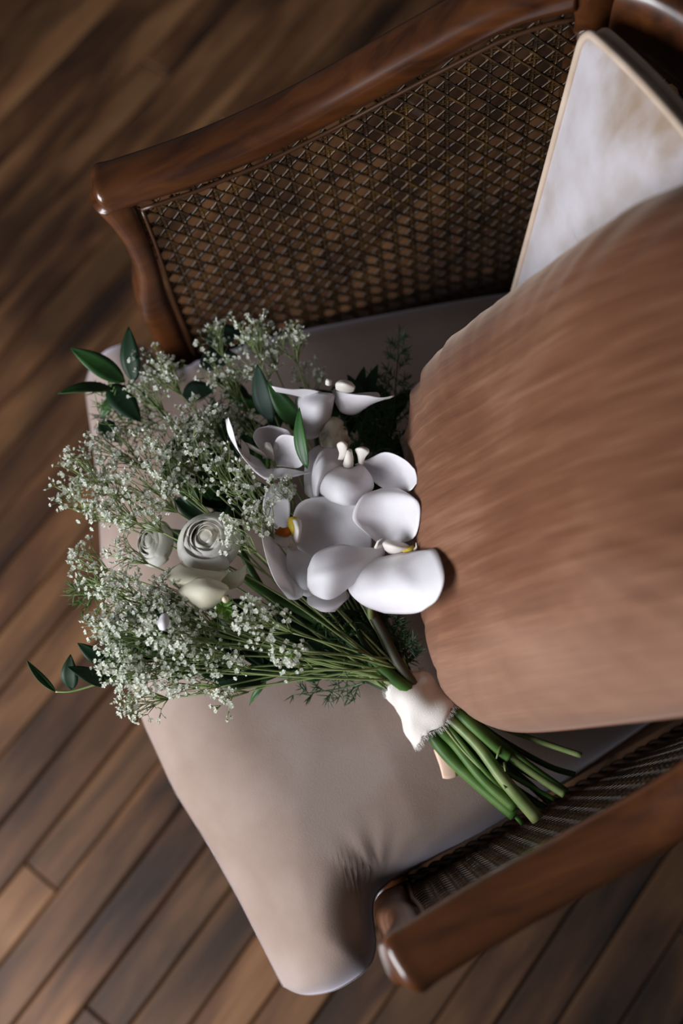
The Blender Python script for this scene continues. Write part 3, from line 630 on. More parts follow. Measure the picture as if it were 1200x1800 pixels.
petal_px('lip_wing', [((514, 948, .570), (520, 956, .572), (526, 952, .572)), ((518, 930, .580), (524, 934, .584), (530, 928, .582)), ((514, 914, .582), (520, 912, .584), (528, 914, .582))], M['orchid_lip'], o4, seed=14, wave=0)

# --- orchid in the middle, facing down towards the ribbon
o3 = column(612, 806, 0.572, 0.005)
petal_px('petal', [((590, 815, .578), (612, 822, .582), (634, 815, .578)), ((566, 832, .580), (608, 840, .594), (652, 836, .582)), ((558, 858, .576), (606, 860, .594), (656, 858, .580)), ((578, 880, .574), (606, 880, .588), (640, 876, .576)), ((600, 888, .574), (610, 889, .580), (622, 888, .576))], M['orchid_petal'], o3, seed=15)
petal_px('petal', [((596, 790, .566), (600, 806, .574), (606, 818, .576)), ((566, 790, .572), (574, 812, .586), (590, 824, .580)), ((552, 815, .572), (560, 835, .588), (572, 838, .580)), ((548, 850, .568), (555, 858, .580), (563, 856, .576)), ((553, 880, .566), (556, 882, .570), (559, 880, .568))], M['orchid_petal'], o3, seed=16)
petal_px('petal', [((624, 818, .574), (632, 824, .572), (640, 832, .574)), ((646, 806, .584), (668, 832, .576), (672, 858, .578)), ((676, 796, .592), (704, 830, .582), (704, 862, .582)), ((712, 808, .606), (724, 832, .604), (722, 862, .602)), ((728, 824, .614), (732, 838, .614), (732, 850, .612))], M['orchid_petal'], o3, seed=17)
petal_px('sepal', [((560, 782, .556), (580, 790, .560), (598, 792, .562)), ((540, 800, .560), (556, 818, .562), (576, 826, .562)), ((534, 835, .558), (548, 850, .560), (562, 852, .558)), ((536, 868, .552), (544, 874, .554), (552, 876, .554))], M['orchid_petal'], o3, seed=18)
petal_px('lip_wing', [((594, 808, .584), (598, 808, .586), (603, 808, .584)), ((596, 796, .594), (602, 797, .596), (606, 800, .594)), ((592, 782, .600), (602, 780, .606), (610, 788, .602)), ((598, 776, .602), (604, 776, .605), (610, 780, .603))], M['orchid_lip'], o3, seed=19, wave=0)
petal_px('lip_wing', [((630, 814, .582), (634, 816, .584), (638, 816, .582)), ((628, 800, .592), (634, 802, .594), (642, 804, .592)), ((624, 790, .598), (636, 790, .604), (648, 796, .600)), ((632, 786, .600), (640, 786, .603), (648, 790, .601))], M['orchid_lip'], o3, seed=20, wave=0)
mb = MB(); mb.tube([px((612, 816, .582)), px((613, 802, .594)), px((614, 792, .600))], [.0046, .0034, .0022], 10); bpart(mb, 'lip', M['orchid_lip'], o3)

# --- cup-shaped orchid on the left
o2 = column(468, 796, 0.560)
petal_px('petal', [((455, 806, .556), (462, 815, .554), (470, 826, .556)), ((422, 790, .575), (436, 808, .566), (462, 836, .570)), ((402, 764, .592), (414, 786, .582), (440, 820, .582)), ((398, 742, .602), (404, 760, .596), (420, 792, .590)), ((401, 732, .606), (403, 738, .606), (408, 752, .602))], M['orchid_petal'], o2, seed=21)
petal_px('petal', [((462, 796, .558), (474, 798, .552), (486, 800, .556)), ((446, 772, .572), (474, 776, .556), (500, 780, .566)), ((454, 752, .580), (480, 758, .566), (510, 765, .574)), ((472, 748, .582), (486, 750, .576), (504, 756, .578))], M['orchid_petal'], o2, seed=22)
petal_px('petal', [((474, 796, .560), (482, 808, .556), (486, 820, .560)), ((486, 772, .578), (506, 794, .566), (516, 822, .568)), ((506, 764, .586), (524, 786, .576), (532, 816, .574)), ((524, 768, .588), (531, 784, .584), (534, 800, .580))], M['orchid_petal'], o2, seed=23)
petal_px('petal', [((440, 822, .574), (456, 836, .574), (466, 842, .572)), ((468, 824, .566), (482, 834, .570), (490, 841, .572)), ((500, 824, .568), (508, 832, .572), (516, 837, .572)), ((536, 828, .570), (541, 831, .571), (546, 832, .571))], M['orchid_petal'], o2, seed=24)
petal_px('lip', [((452, 796, .566), (460, 800, .566), (468, 804, .566)), ((436, 786, .576), (448, 790, .580), (462, 796, .576)), ((430, 778, .580), (438, 780, .583), (448, 786, .580))], M['orchid_lip'], o2, seed=25, wave=0.001)
petal_px('lip_lobe', [((462, 806, .562), (472, 806, .560), (482, 810, .562)), ((460, 790, .572), (470, 788, .576), (480, 794, .572)), ((464, 780, .576), (470, 777, .578), (476, 782, .576))], M['orchid_lip'], o2, seed=26, wave=0)
petal_px('lip_wing', [((426, 802, .568), (432, 806, .566), (440, 806, .566)), ((424, 786, .580), (430, 790, .578), (438, 792, .576)), ((424, 772, .584), (428, 776, .584), (434, 782, .582))], M['orchid_lip'], o2, seed=27, wave=0.001)

# --- orchid seen from its back at the top
o1 = column(592, 690, 0.570)
petal_px('petal', [((585, 694, .574), (584, 698, .574), (582, 704, .572)), ((545, 686, .584), (545, 692, .580), (548, 700, .574)), ((508, 682, .590), (510, 688, .586), (516, 696, .578)), ((478, 680, .592), (480, 683, .590), (484, 687, .586))], M['orchid_petal'], o1, seed=28)
petal_px('petal', [((552, 690, .578), (572, 690, .584), (588, 692, .582)), ((520, 696, .572), (556, 712, .586), (588, 700, .580)), ((518, 722, .562), (552, 735, .576), (582, 726, .570)), ((526, 750, .550), (546, 756, .560), (574, 748, .556)), ((530, 768, .542), (546, 772, .546), (566, 764, .546))], M['orchid_petal'], o1, seed=29)
petal_px('petal', [((582, 688, .576), (588, 696, .580), (588, 704, .576)), ((612, 690, .590), (620, 706, .584), (600, 726, .562)), ((640, 696, .594), (644, 706, .588), (622, 728, .560)), ((668, 698, .594), (668, 702, .590), (650, 712, .572)), ((692, 695, .592), (692, 697, .591), (686, 700, .588))], M['orchid_petal'], o1, seed=30)
petal_px('sepal', [((612, 690, .576), (620, 696, .574), (626, 700, .572)), ((640, 692, .580), (644, 697, .578), (646, 702, .576)), ((660, 688, .582), (666, 692, .580), (668, 698, .578))], M['orchid_petal'], o1, seed=31)
petal_px('lip', [((590, 684, .588), (604, 690, .590), (622, 688, .588)), ((590, 674, .596), (606, 676, .602), (624, 680, .596)), ((598, 668, .596), (608, 668, .599), (618, 672, .596))], M['orchid_lip'], o1, seed=32, wave=0)
petal_px('lip_lobe', [((572, 676, .592), (577, 678, .594), (582, 676, .592)), ((572, 670, .596), (577, 670, .599), (583, 670, .596)), ((574, 666, .596), (578, 666, .598), (581, 667, .596))], M['orchid_lip'], o1, seed=33, wave=0)

# --- ranunculus: cupped petals wound round a centre
def ranunculus(c, axis, R, m, layers, seed, name='ranunculus', open_=1.0):
    rg = random.Random(seed); c = np.array(c, float); ax = unit(axis); a = unit(np.cross(ax, (0.3, 1, 0.1))); b = np.cross(ax, a)
    core = MB(); blob(core, c - ax * R * 0.18, R * 0.58, n=12); root = bpart(core, name, m)
    for l in range(layers):
        k = (l + 1) / layers; np_ = 2 if l < 2 else 3; sh = (a * rg.uniform(-1, 1) + b * rg.uniform(-1, 1)) * R * .05
        for q in range(np_):
            th0 = l * 1.25 + q * 2 * math.pi / np_ + rg.uniform(-.25, .25); span = (math.pi / np_) * rg.uniform(1.15, 1.4)
            r0 = R * (0.26 + 0.74 * k ** 1.05) * rg.uniform(0.97, 1.03)
            top = R * (0.44 - 0.12 * k * k + rg.uniform(-.03, .05)); bot = -R * 0.8
            end = 0.82 - 0.04 * open_ * k + rg.uniform(-.03, .03)
            vs = []; nu, nv = 12, 9; w1, w2 = rg.uniform(0, 6), rg.uniform(0, 6)
            for i in range(nv + 1):
                s = i / nv; h = bot + (top - bot) * s ** 0.9
                rad = r0 * math.sin(math.pi * (0.10 + (end - 0.10) * s))
                for j in range(nu + 1):
                    x = j / nu * 2 - 1; th = th0 + x * span * math.sin(0.5 * math.pi * (0.3 + 0.7 * s)) + .12 * s
                    hh = h - R * 0.22 * abs(x) ** 2.5 * s ** 2 + R * 0.035 * math.sin(4 * x + w1) * s ** 3
                    rr = rad * (1 + 0.05 * x + 0.03 * math.sin(3 * x + w2) * s ** 2) + R * 0.03 * s ** 5 * k
                    vs.append(c + sh + ax * hh + a * rr * math.cos(th) + b * rr * math.sin(th))
            fs = [(i * (nu + 1) + j, i * (nu + 1) + j + 1, (i + 1) * (nu + 1) + j + 1, (i + 1) * (nu + 1) + j) for i in range(nv) for j in range(nu)]
            mb = MB(); mb.add(vs, fs); thick(bpart(mb, 'petal', m, root), 0.0003)
    return root
ranunculus(px((368, 950, .562)), (-0.12, 0.10, 1.0), 0.0272, M['ranunculus_petal'], 7, 3)
ranunculus(px((270, 955, .535)), (-0.6, 0.1, 0.8), 0.0205, M['ranunculus_petal'], 5, 9)
bud = ranunculus(px((594, 768, .552)), (0.95, -0.25, 0.15), 0.0190, M['cream_petal'], 5, 5, open_=0.2)
# --- half-open cream bloom below the ranunculus
core = MB(); blob(core, px((360, 1030, .557)), 0.014, (1, 1.2, 0.8)); cb = bpart(core, 'cream_bloom', M['cream_petal'])
petal_px('petal', [((320, 990, .572), (345, 1000, .578), (400, 1005, .572)), ((296, 1002, .574), (335, 1015, .584), (392, 1018, .578)), ((290, 1014, .572), (320, 1026, .582), (380, 1034, .574)), ((300, 1022, .568), (316, 1032, .572), (350, 1040, .568))], M['cream_petal'], cb, seed=40)
petal_px('petal', [((345, 1018, .582), (366, 1016, .590), (398, 1028, .584)), ((318, 1032, .580), (358, 1032, .596), (402, 1036, .588)), ((310, 1040, .574), (352, 1052, .592), (396, 1050, .580)), ((330, 1058, .570), (356, 1066, .582), (384, 1062, .572)), ((348, 1070, .568), (358, 1072, .574), (370, 1070, .570))], M['cream_petal'], cb, seed=41)
petal_px('petal', [((385, 1000, .564), (410, 1005, .568), (432, 990, .564)), ((390, 1025, .568), (415, 1022, .572), (432, 1010, .566)), ((396, 1036, .564), (412, 1034, .568), (424, 1026, .564))], M['cream_petal'], cb, seed=42)
petal_px('loose_petal', [((280, 1084, .600), (288, 1078, .602), (296, 1080, .600)), ((277, 1096, .600), (286, 1094, .604), (297, 1092, .601)), ((280, 1106, .599), (288, 1108, .600), (294, 1104, .599))], M['orchid_petal'], None, seed=43)
# --- green star of bracts
def bract_star(u, v, z, r, seed, n=14):
    rg = random.Random(seed); c = px((u, v, z)); mb = MB()
    for k in range(n):
        th = 2 * math.pi * k / n + rg.uniform(-.2, .2); L = r * rg.uniform(.7, 1.1); d = np.array([math.cos(th), math.sin(th), rg.uniform(.1, .9)]); d = unit(d); s = unit(np.cross(d, (0, 0, 1))); up = np.cross(s, d)
        g = [c, c + d * L * .4 + s * L * .14, c + d * L, c + d * L * .4 - s * L * .14, c + d * L * .45 + up * L * .06]
        mb.add(g, [(0, 1, 4), (1, 2, 4), (2, 3, 4), (3, 0, 4)])
    return bpart(mb, 'bract', M['bract'], smooth=False)
bract_star(392, 1066, .574, .011, 1, 18); bract_star(508, 1152, .575, .005, 2, 8); bract_star(402, 1080, .570, .008, 3, 10)
mb = MB(); blob(mb, px((396, 1054, .586)), 0.0028, (1, 1, 1.5)); bpart(mb, 'flower_bud', M['cream_petal'])

# --- leaves
def leaf(b, t, wid, nrm=(0, 0, 1), bend=0.004, m='leaf', fold=0.25, name='leaf', shape=1.0, twist=0.0):
    b, t = np.array(b, float), np.array(t, float); d = t - b; L = np.linalg.norm(d); d = d / L; s = unit(np.cross(nrm, d)); n = np.cross(d, s)
    rows = []; NV = 12
    vs = []
    for i in range(NV + 1):
        k = i / NV; wv = wid / 2 * (math.sin(math.pi * k ** (0.8 * shape)) ** 0.85 if 0 < k < 1 else 0.02); tw = twist * k
        sd = s * math.cos(tw) + n * math.sin(tw); nn = n * math.cos(tw) - s * math.sin(tw)
        c = b + d * L * k + n * bend * math.sin(math.pi * k)
        for x in (-1, -.5, 0, .5, 1): vs.append(c + sd * wv * x + nn * (abs(x) * wv * fold - (0.0003 if x == 0 else 0)))
    fs = [(i * 5 + j, i * 5 + j + 1, (i + 1) * 5 + j + 1, (i + 1) * 5 + j) for i in range(NV) for j in range(4)]
    mb = MB(); mb.add(vs, fs); return thick(bpart(mb, name, M[m]), 0.0004)
def leafp(b, t, wpx, **k):
    b, t = px(b), px(t); return leaf(b, t, wpx / 2080.0, **k)
leafp((220, 672, .550), (124, 612, .572), 40, nrm=(0.1, -0.3, 1), m='leaf', bend=0.006, fold=0.15)
leafp((236, 672, .552), (226, 574, .575), 38, nrm=(-0.2, -0.2, 1), m='dark_leaf', fold=0.1)
leafp((200, 684, .548), (102, 692, .560), 34, m='leaf', nrm=(0.2, 0.5, 1), fold=0.1)
leafp((190, 676, .542), (248, 742, .536), 48, m='dark_leaf', fold=0.1)
leafp((176, 742, .528), (214, 780, .530), 34, m='dark_leaf', fold=0.2)
leafp((178, 733, .53), (214, 690, .538), 22, m='leaf')
leafp((478, 742, .555), (452, 640, .580), 40, m='eucalyptus', nrm=(-0.4, 0, 1), bend=0.005, fold=0.1)
leafp((530, 752, .556), (470, 672, .582), 36, m='leaf', nrm=(-0.3, -0.3, 1), bend=0.004, fold=0.12)
leafp((540, 824, .580), (526, 716, .600), 26, m='leaf', nrm=(-0.6, 0.1, 1), bend=0.004, fold=0.2)
leafp((640, 712, .525), (664, 640, .540), 24, m='dark_leaf'); leafp((628, 712, .525), (640, 644, .54), 24, m='dark_leaf'); leafp((640, 715, .53), (610, 658, .54), 22, m='dark_leaf')
leafp((126, 1212, .545), (124, 1150, .560), 30, m='dark_leaf', fold=0.1); leafp((188, 1206, .548), (118, 1172, .562), 26, m='dark_leaf', nrm=(0, 0.4, 1), fold=0.1)
leafp((186, 1168, .552), (136, 1130, .562), 24, m='dark_leaf', fold=0.1)
leafp((98, 1216, .545), (46, 1160, .560), 14, m='leaf', nrm=(0.5, -0.3, 1), bend=-0.006, fold=0.4)
leafp((468, 1196, .515), (372, 1204, .515), 26, m='dark_leaf', fold=0.1); leafp((500, 1180, .515), (420, 1206, .508), 18, m='leaf')
leafp((468, 1198, .508), (438, 1240, .490), 12, m='leaf', twist=0.8)
leafp((232, 1178, .54), (238, 1128, .555), 16, m='leaf')
for (cx_, cy_, cz_, r_) in ((395, 592, .53, 34), (385, 632, .525, 34), (345, 770, .53, 24), (350, 690, .525, 30)):
    leafp((cx_ - r_, cy_ + 6, cz_), (cx_ + r_, cy_ - 6, cz_ + .006), r_ * 1.5, m='eucalyptus', shape=0.9, fold=0.05, name='eucalyptus_leaf')
# dark greenery packed inside the head
dl = random.Random(21)
hub = px((690, 1180, .495))
for k in range(170):
    x0, x1, y0, y1 = dl.choice([(350, 560, 640, 780), (290, 470, 730, 900), (300, 480, 800, 960), (250, 420, 1060, 1185), (380, 580, 1060, 1185), (380, 580, 1060, 1185), (570, 708, 700, 860), (570, 708, 700, 860), (420, 680, 980, 1130), (480, 670, 1060, 1165), (190, 330, 1080, 1190)])
    u, v = dl.uniform(x0, x1), dl.uniform(y0, y1)
    c = px((u, v, dl.uniform(.492, .520))); out = unit(c - hub) + np.array([dl.uniform(-.7, .7), dl.uniform(-.7, .7), dl.uniform(-.15, .25)])
    L = dl.uniform(.030, .048); d = unit(out) * L / 2
    leaf(c - d, c + d, dl.uniform(.013, .02), nrm=(dl.uniform(-.5, .5), dl.uniform(-.5, .5), 1), m=dl.choice(['dark_leaf', 'dark_leaf', 'leaf']), bend=dl.uniform(-.003, .005))

# --- asparagus fern: stem, side twigs, needles
def fern(pts, n_side, side_len, needle, m, seed, dens=5, z_jit=0.3):
    rg = random.Random(seed); P = crom([px(p) for p in pts], 10); mb = MB(); mb.tube(P, np.linspace(.0010, .0004, len(P)), 5)
    nd = MB()
    def needles(a, d, num):
        for _ in range(num):
            dd = unit(d * .6 + np.array([rg.uniform(-1, 1), rg.uniform(-1, 1), rg.uniform(-z_jit, z_jit + .3)])); L = needle * rg.uniform(.6, 1.2); s = unit(np.cross(dd, (0.2, 0.1, 1))) * .00045
            up = np.array([0, 0, .0004]); nd.add([a - s, a + s, a + dd * L * .6 + s * .9, a + dd * L, a + dd * L * .6 - s * .9, a + dd * L * .4 + up], [(0, 1, 5), (1, 2, 5), (2, 3, 5), (3, 4, 5), (4, 0, 5)])
    for i in range(n_side):
        k = (i + 1) / (n_side + 1) * .95 + .03; idx = int(k * (len(P) - 1)); p = P[idx]; t = unit(P[min(idx + 1, len(P) - 1)] - P[max(0, idx - 1)])
        s = unit(np.cross(t, (0, 0, 1))) * (1 if i % 2 else -1); L = side_len * (1 - .7 * k) * rg.uniform(.7, 1.2)
        e = p + (s * .75 + t * .7 + np.array([0, 0, rg.uniform(-z_jit, z_jit)])) * L; mb.tube([p, (p + e) / 2 + t * L * .05, e], [.0004, .0003, .0002], 4)
        for q in range(4): needles(p + (e - p) * (q + 1) / 4, unit(e - p), dens)
    needles(P[-1], unit(P[-1] - P[-2]), dens)
    o = bpart(mb, 'fern_sprig', M[m]); bpart(nd, 'needles', M[m], o, smooth=False, kind='stuff')
fern([(684, 800, .52), (694, 690, .525), (702, 582, .53)], 16, .022, .009, 'fern', 1)
fern([(640, 880, .52), (658, 780, .53), (670, 710, .535)], 14, .026, .010, 'fern', 2, 6)
fern([(600, 860, .51), (640, 740, .525), (650, 660, .53)], 14, .03, .010, 'fern', 3, 6)
fern([(660, 900, .515), (668, 800, .52), (664, 740, .525)], 12, .020, .010, 'fern', 33, 6)
fern([(700, 1190, .50), (692, 1130, .51), (640, 1050, .52)], 16, .022, .010, 'fern', 4, 6)
fern([(716, 1176, .50), (712, 1140, .51), (690, 1085, .52)], 12, .016, .008, 'fern', 5, 6)
fern([(670, 1180, .50), (620, 1130, .515), (560, 1080, .53)], 16, .028, .010, 'fern', 6, 5)
fern([(640, 1200, .50), (600, 1210, .49), (515, 1222, .482)], 10, .020, .010, 'fern', 7, 3, .12)
fern([(430, 1190, .505), (380, 1160, .52), (300, 1150, .53)], 12, .03, .010, 'fern', 8, 4)
fern([(300, 740, .53), (240, 720, .535), (165, 690, .545)], 12, .032, .012, 'fern_light', 9, 4)
fern([(290, 760, .52), (230, 745, .52), (175, 740, .525)], 12, .03, .012, 'fern', 10, 4)
fern([(240, 1010, .52), (190, 1040, .515), (130, 1046, .515)], 12, .03, .012, 'fern_light', 11, 4)
fern([(420, 800, .52), (400, 760, .53), (360, 700, .53)], 12, .03, .010, 'fern', 12, 4)

# --- baby's breath
def gyp(u, v, z, ru, rv, nb, seed, dark=False):
    rg = random.Random(seed * 7 + 1); c = px((u, v, z)); S = 1 / 2080.0; a, b = ru * S, rv * S
    xu = unit(px((u + 10, v, z)) - c); yv = unit(px((u, v + 10, z)) - c)
    st = MB(); bl = MB(); start = hub + np.array([rg.uniform(-.012, .012), rg.uniform(-.012, .012), rg.uniform(-.006, .016)])
    dirn = unit(c - start); fork = c - dirn * max(a, b) * 1.15 - np.array([0, 0, .006]); L = np.linalg.norm(fork - start)
    P = crom([start, start + (fork - start) * .5 + np.array([rg.uniform(-.006, .006), rg.uniform(-.006, .006), rg.uniform(0, .010)]), fork], 6)
    st.tube(P, np.linspace(.0012, .0007, len(P)), 5)
    def flower(p, d):
        d = unit(d + np.array([0, 0, .35])); s = unit(np.cross(d, (rg.uniform(-1, 1), rg.uniform(-1, 1), .3))); t = np.cross(d, s); r = rg.uniform(.0016, .0027)
        if rg.random() < .38:                                    # closed bud
            r *= .62; vs = [p - d * r] + [p + (s * math.cos(q) + t * math.sin(q)) * r * .8 for q in (0, 1.57, 3.14, 4.71)] + [p + d * r * 1.8]
            bl.add(vs, [(0, 2, 1), (0, 3, 2), (0, 4, 3), (0, 1, 4), (5, 1, 2), (5, 2, 3), (5, 3, 4), (5, 4, 1)]); return
        ph = rg.uniform(0, 1)
        for tier, (rad, h, n) in enumerate(((1.0, .35, 5), (.62, .85, 4))):
            for k in range(n):
                q = 2 * math.pi * k / n + ph + tier * .6; e = s * math.cos(q) + t * math.sin(q); f = np.cross(d, e)
                vs = [p, p + e * r * rad * .7 + f * r * .42 * rad + d * r * h * .8, p + e * r * rad + d * r * h * rg.uniform(.6, 1.3), p + e * r * rad * .7 - f * r * .42 * rad + d * r * h * .8, p + e * r * .55 * rad + d * r * h * .3]
                bl.add(vs, [(0, 4, 1), (1, 4, 2), (2, 4, 3), (3, 4, 0)])
        st.add([p - d * r * 1.1] + [p + (s * math.cos(q) + t * math.sin(q)) * r * .45 for q in (0, 2.1, 4.2)], [(0, 2, 1), (0, 3, 2), (0, 1, 3)])
    nbr = max(4, int(nb / 4.2))
    for i in range(nbr):
        q = rg.uniform(0, 2 * math.pi); rr = math.sqrt(rg.random()) * .85
        m1 = c + xu * a * rr * math.cos(q) + yv * b * rr * math.sin(q) + np.array([0, 0, rg.uniform(-.012, .012)]) 
        k1 = fork + (m1 - fork) * rg.uniform(.45, .65) + np.array([rg.uniform(-.003, .003), rg.uniform(-.003, .003), rg.uniform(-.002, .004)])
        st.tube([fork, (fork + k1) / 2 + np.array([0, 0, .001]), k1], [.0006, .0005, .00045], 4)
        for j in range(2):
            e1 = m1 + np.array([rg.uniform(-1, 1), rg.uniform(-1, 1), rg.uniform(-.5, .8)]) * .006
            st.tube([k1, (k1 + e1) / 2 + np.array([rg.uniform(-.001, .001), rg.uniform(-.001, .001), .001]), e1], [.00042, .00036, .0003], 4)
            for f_ in range(4 if j else 3):
                d = unit(unit(e1 - k1) * .9 + np.array([rg.uniform(-1, 1), rg.uniform(-1, 1), rg.uniform(-.4, 1)])); e2 = e1 + d * rg.uniform(.004, .009)
                st.tube([e1, e2], [.0003, .00024], 3); flower(e2, d)
    o = bpart(st, 'gypsophila_spray', M['gyp_stem']); bpart(bl, 'blossoms', M['blossom'], o, kind='stuff', smooth=False)
GYP = [(375, 592, .552, 32, 20, 35), (440, 585, .556, 45, 24, 56), (510, 602, .552, 32, 28, 42), (285, 650, .552, 46, 42, 84), (262, 690, .545, 34, 26, 42), (395, 662, .545, 42, 34, 63), (450, 650, .55, 34, 28, 42), (430, 728, .535, 50, 34, 56), (545, 664, .515, 34, 16, 28), (470, 610, .54, 40, 30, 42),
       (345, 738, .560, 50, 34, 70), (300, 788, .568, 54, 40, 84), (380, 760, .55, 40, 30, 42), (215, 785, .555, 56, 38, 84), (150, 828, .560, 40, 34, 63), (122, 880, .558, 24, 36, 42), (190, 888, .560, 50, 40, 84), (258, 858, .568, 56, 36, 84), (318, 850, .57, 40, 30, 49), (240, 905, .572, 45, 28, 42),
       (380, 818, .565, 40, 34, 56), (422, 852, .560, 46, 28, 49), (492, 866, .556, 40, 22, 42), (446, 900, .592, 44, 30, 49), (420, 940, .594, 28, 34, 28), (148, 985, .552, 24, 36, 35), (170, 1025, .54, 22, 24, 21), (215, 968, .56, 40, 40, 42), 
       (225, 1048, .564, 46, 40, 91), (290, 1085, .572, 54, 40, 98), (212, 1116, .570, 40, 40, 91), (262, 1165, .565, 56, 36, 98), (330, 1142, .568, 54, 38, 84), (345, 1090, .572, 40, 28, 42), (205, 1170, .560, 34, 30, 56), (248, 1232, .535, 38, 26, 56), (326, 1210, .535, 48, 24, 49), (400, 1222, .530, 30, 22, 28), (388, 1170, .545, 44, 26, 42), (300, 1040, .566, 40, 24, 42),
       (432, 1076, .572, 44, 30, 42), (470, 1095, .575, 40, 38, 42), (500, 1140, .572, 28, 26, 28), (528, 1172, .562, 20, 14, 14), (190, 850, .562, 40, 30, 42), (285, 826, .572, 36, 28, 42), (330, 795, .572, 34, 26, 35), (240, 1090, .578, 44, 34, 63), (310, 1118, .578, 40, 30, 56), (190, 1120, .568, 30, 34, 49), (235, 1190, .56, 40, 26, 49), (285, 1050, .57, 30, 22, 35)]
for i, g in enumerate(GYP): gyp(*g, i)

# --- stems: above the ribbon inside the head, below it fanned out
def stem(pts, r0, r1, m, name='stem', n=9):
    P = crom([px(p) for p in pts], 8); mb = MB(); mb.tube(P, np.linspace(r0, r1, len(P)), n); return bpart(mb, name, M[m])
stem([(735, 1225, .497), (690, 1190, .508), (640, 1150, .512), (560, 1090, .518), (480, 1050, .525), (430, 1015, .535)], .0062, .0040, 'stem')
stem([(725, 1220, .490), (640, 1175, .498), (520, 1130, .508), (420, 1100, .520), (380, 1075, .530)], .0040, .0026, 'pale_stem')
stem([(735, 1215, .497), (700, 1165, .512), (672, 1110, .520), (645, 1060, .528), (620, 1000, .54)], .0046, .0036, 'brown_stem')
stem([(652, 1086, .528), (651, 1072, .534), (655, 1050, .545), (670, 1010, .56)], .0028, .0024, 'pale_stem')
stem([(740, 1222, .490), (690, 1150, .50), (640, 1020, .51), (610, 900, .52), (605, 830, .54)], .004, .003, 'dark_stem')
stem([(730, 1225, .490), (650, 1160, .505), (500, 1075, .515), (440, 1000, .525), (400, 900, .53)], .004, .003, 'stem')
stem([(725, 1230, .486), (640, 1190, .490), (540, 1160, .50), (440, 1140, .51), (340, 1120, .53)], .0026, .0016, 'pale_stem')
stem([(720, 1235, .484), (640, 1195, .486), (560, 1180, .492), (460, 1180, .50), (380, 1190, .51)], .0024, .0014, 'dark_stem')
stem([(735, 1215, .490), (690, 1130, .50), (600, 960, .51), (560, 800, .52), (555, 740, .53)], .0034, .002, 'dark_stem')
stem([(735, 1222, .490), (660, 1130, .50), (560, 980, .51), (480, 860, .52), (470, 800, .55)], .0034, .002, 'stem')
stem([(98, 1216, .545), (130, 1214, .545), (190, 1196, .545), (300, 1160, .53)], .0009, .0012, 'pale_stem')
stem([(225, 674, .550), (260, 700, .545), (340, 790, .53)], .0010, .0014, 'stem')
LOW = [((758, 1285, .484), (790, 1330, .480), (850, 1385, .477), (905, 1432, .476), .0058, .0058, 'stem'),
       ((772, 1278, .492), (800, 1308, .488), (850, 1370, .484), (905, 1420, .482), .0050, .0044, 'stem'),
       ((790, 1262, .497), (840, 1310, .496), (885, 1370, .490), (945, 1440, .482), .0040, .0058, 'pale_stem'),
       ((792, 1242, .498), (830, 1275, .500), (870, 1312, .496), (896, 1330, .494), .0050, .0050, 'stem'),
       ((870, 1310, .493), (910, 1340, .489), (960, 1375, .486), (992, 1396, .486), .0034, .0036, 'pale_stem'),
       ((800, 1240, .496), (860, 1290, .494), (930, 1345, .488), (996, 1392, .484), .0026, .0030, 'stem'),
       ((792, 1246, .486), (866, 1274, .482), (950, 1304, .482), (1022, 1328, .486), .0024, .0026, 'pale_stem'),
       ((800, 1245, .490), (880, 1300, .482), (960, 1345, .478), (1010, 1362, .476), .0026, .0026, 'dark_stem'),
       ((785, 1270, .490), (840, 1330, .482), (890, 1375, .478), (955, 1420, .474), .0030, .0032, 'dark_stem'),
       ((782, 1262, .494), (850, 1330, .488), (910, 1370, .484), (974, 1405, .480), .0022, .0020, 'stem'),
       ((780, 1268, .496), (830, 1330, .491), (880, 1385, .484), (935, 1425, .478), .0020, .0022, 'stem'),
       ((776, 1272, .497), (815, 1320, .492), (860, 1365, .487), (900, 1400, .482), .0012, .0012, 'pale_stem'),
       ((784, 1262, .498), (820, 1290, .498), (855, 1325, .494), (888, 1360, .490), .0013, .0013, 'pale_stem'),
       ((770, 1285, .484), (820, 1345, .478), (870, 1395, .476), (918, 1448, .475), .0024, .0020, 'stem'),
       ((795, 1250, .495), (860, 1310, .487), (920, 1355, .482), (980, 1385, .479), .0022, .0024, 'dark_stem'),
       ((790, 1255, .488), (860, 1320, .480), (920, 1370, .476), (968, 1412, .475), .0030, .0030, 'dark_stem')]
for a, b, c, d, r0, r1, mm in LOW: stem([(730, 1215, .492), a, b, c, d], r0, r1, mm, name='cut_stem', n=10)
for p, q in (((880, 1312, .500), (872, 1334, .500)), ((886, 1340, .494), (888, 1356, .496)), ((880, 1372, .490), (888, 1386, .494))):   # nubs left where leaves were stripped
    mb = MB(); mb.tube([px(p), (px(p) + px(q)) / 2, px(q)], [.0012, .0014, .0006], 6); bpart(mb, 'stem_nub', M['pale_stem'])

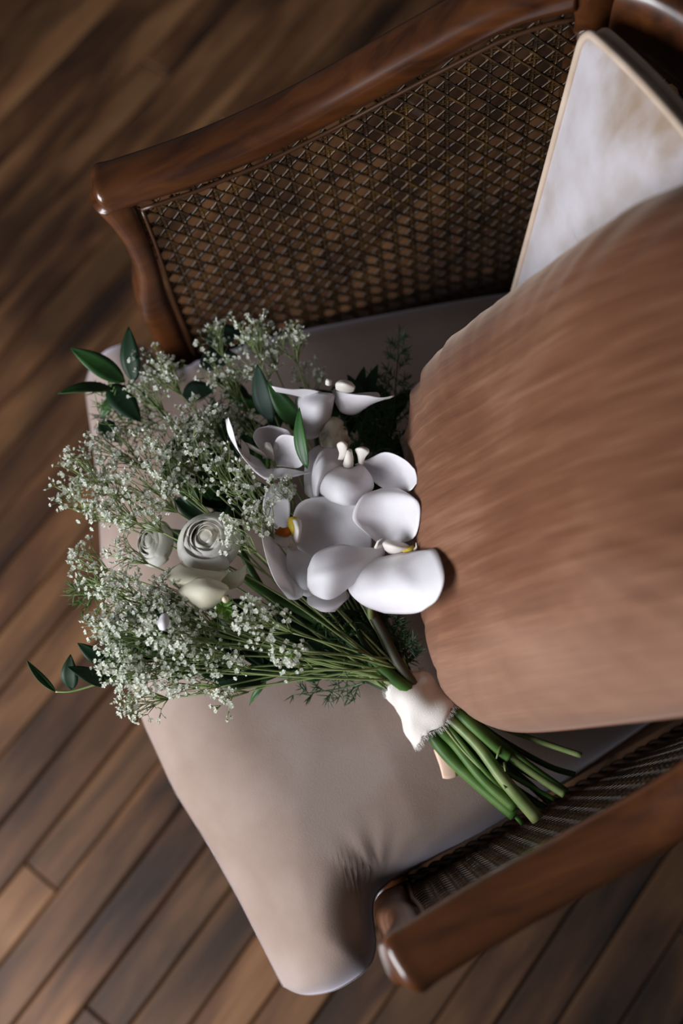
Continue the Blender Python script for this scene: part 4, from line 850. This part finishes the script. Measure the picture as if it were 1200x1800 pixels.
# --- frayed ribbon wound round the stems
A0 = px((714, 1206, .491)); A1 = px((766, 1268, .490)); rax = unit(A1 - A0); rsd = unit(np.cross((0, 0, 1), rax)); rup = np.cross(rax, rsd)
rb = random.Random(5)
def ribbon_pt(th, k, extra=0.0):
    L = np.linalg.norm(A1 - A0)
    # the lower edge reaches further on the side of the free end
    e0 = -0.004 + 0.004 * math.sin(th * 2 + 1) ; e1 = L + 0.006 * math.sin(th * 1.0 - 0.4) + 0.002 * math.sin(th * 5)
    r_s = 0.0195 + 0.0075 * k * k + extra + 0.0006 * math.sin(th * 3 + k * 5); r_u = 0.0150 + 0.0020 * k + extra + 0.0006 * math.sin(th * 4 + k * 3)
    fold = 0.0013 * math.sin(k * 5 + th * 3.2) + 0.0009 * math.sin(k * 11 - th * 2)
    c = A0 + rax * (e0 + (e1 - e0) * k)
    return c + rsd * (r_s + fold) * math.cos(th) + rup * (r_u + fold) * math.sin(th)
NT, NK = 72, 14; mb = MB(); vs = []; fs = []
for k in range(NK + 1):
    for j in range(NT): vs.append(ribbon_pt(2 * math.pi * j / NT, k / NK + (0.02 * rb.uniform(-1, 1) if k in (0, NK) else 0)))
for k in range(NK):
    for j in range(NT): fs.append((k * NT + j, k * NT + (j + 1) % NT, (k + 1) * NT + (j + 1) % NT, (k + 1) * NT + j))
mb.add(vs, fs); ribbon = thick(bpart(mb, 'ribbon', M['silk'], label='frayed white silk ribbon wound round the stems'), 0.0008)
fr_ = MB()
def fibre(p, d):
    d = unit(d + np.array([rb.uniform(-.5, .5), rb.uniform(-.5, .5), rb.uniform(-.3, .5)])); L = rb.uniform(.0016, .0058); q = p + d * L; m_ = p + d * L * .5 + np.array([rb.uniform(-1, 1), rb.uniform(-1, 1), rb.uniform(-1, 1)]) * .0006
    fr_.tube([p, m_, q], [.00016, .00013, .00008], 3, caps=False)
for k in range(420): th = rb.uniform(-0.3, math.pi + .3); fibre(ribbon_pt(th, 1.0), rax)
for k in range(220): th = rb.uniform(-0.3, math.pi + .3); fibre(ribbon_pt(th, 0.0), -rax)
bpart(fr_, 'frayed_edge', M['silk'], ribbon, kind='stuff')
g, fs = patch([[px((762, 1318, .474)), px((780, 1316, .476)), px((800, 1330, .474))], [px((772, 1345, .473)), px((786, 1342, .475)), px((802, 1345, .474))], [px((778, 1368, .472)), px((790, 1369, .473)), px((804, 1364, .473))]], nu=6, nv=4)
mb = MB(); mb.add(g, fs); thick(bpart(mb, 'ribbon_tail', M['ribbon_tail'], ribbon, label='pale pink ribbon tail under the cut stems'), 0.0008)
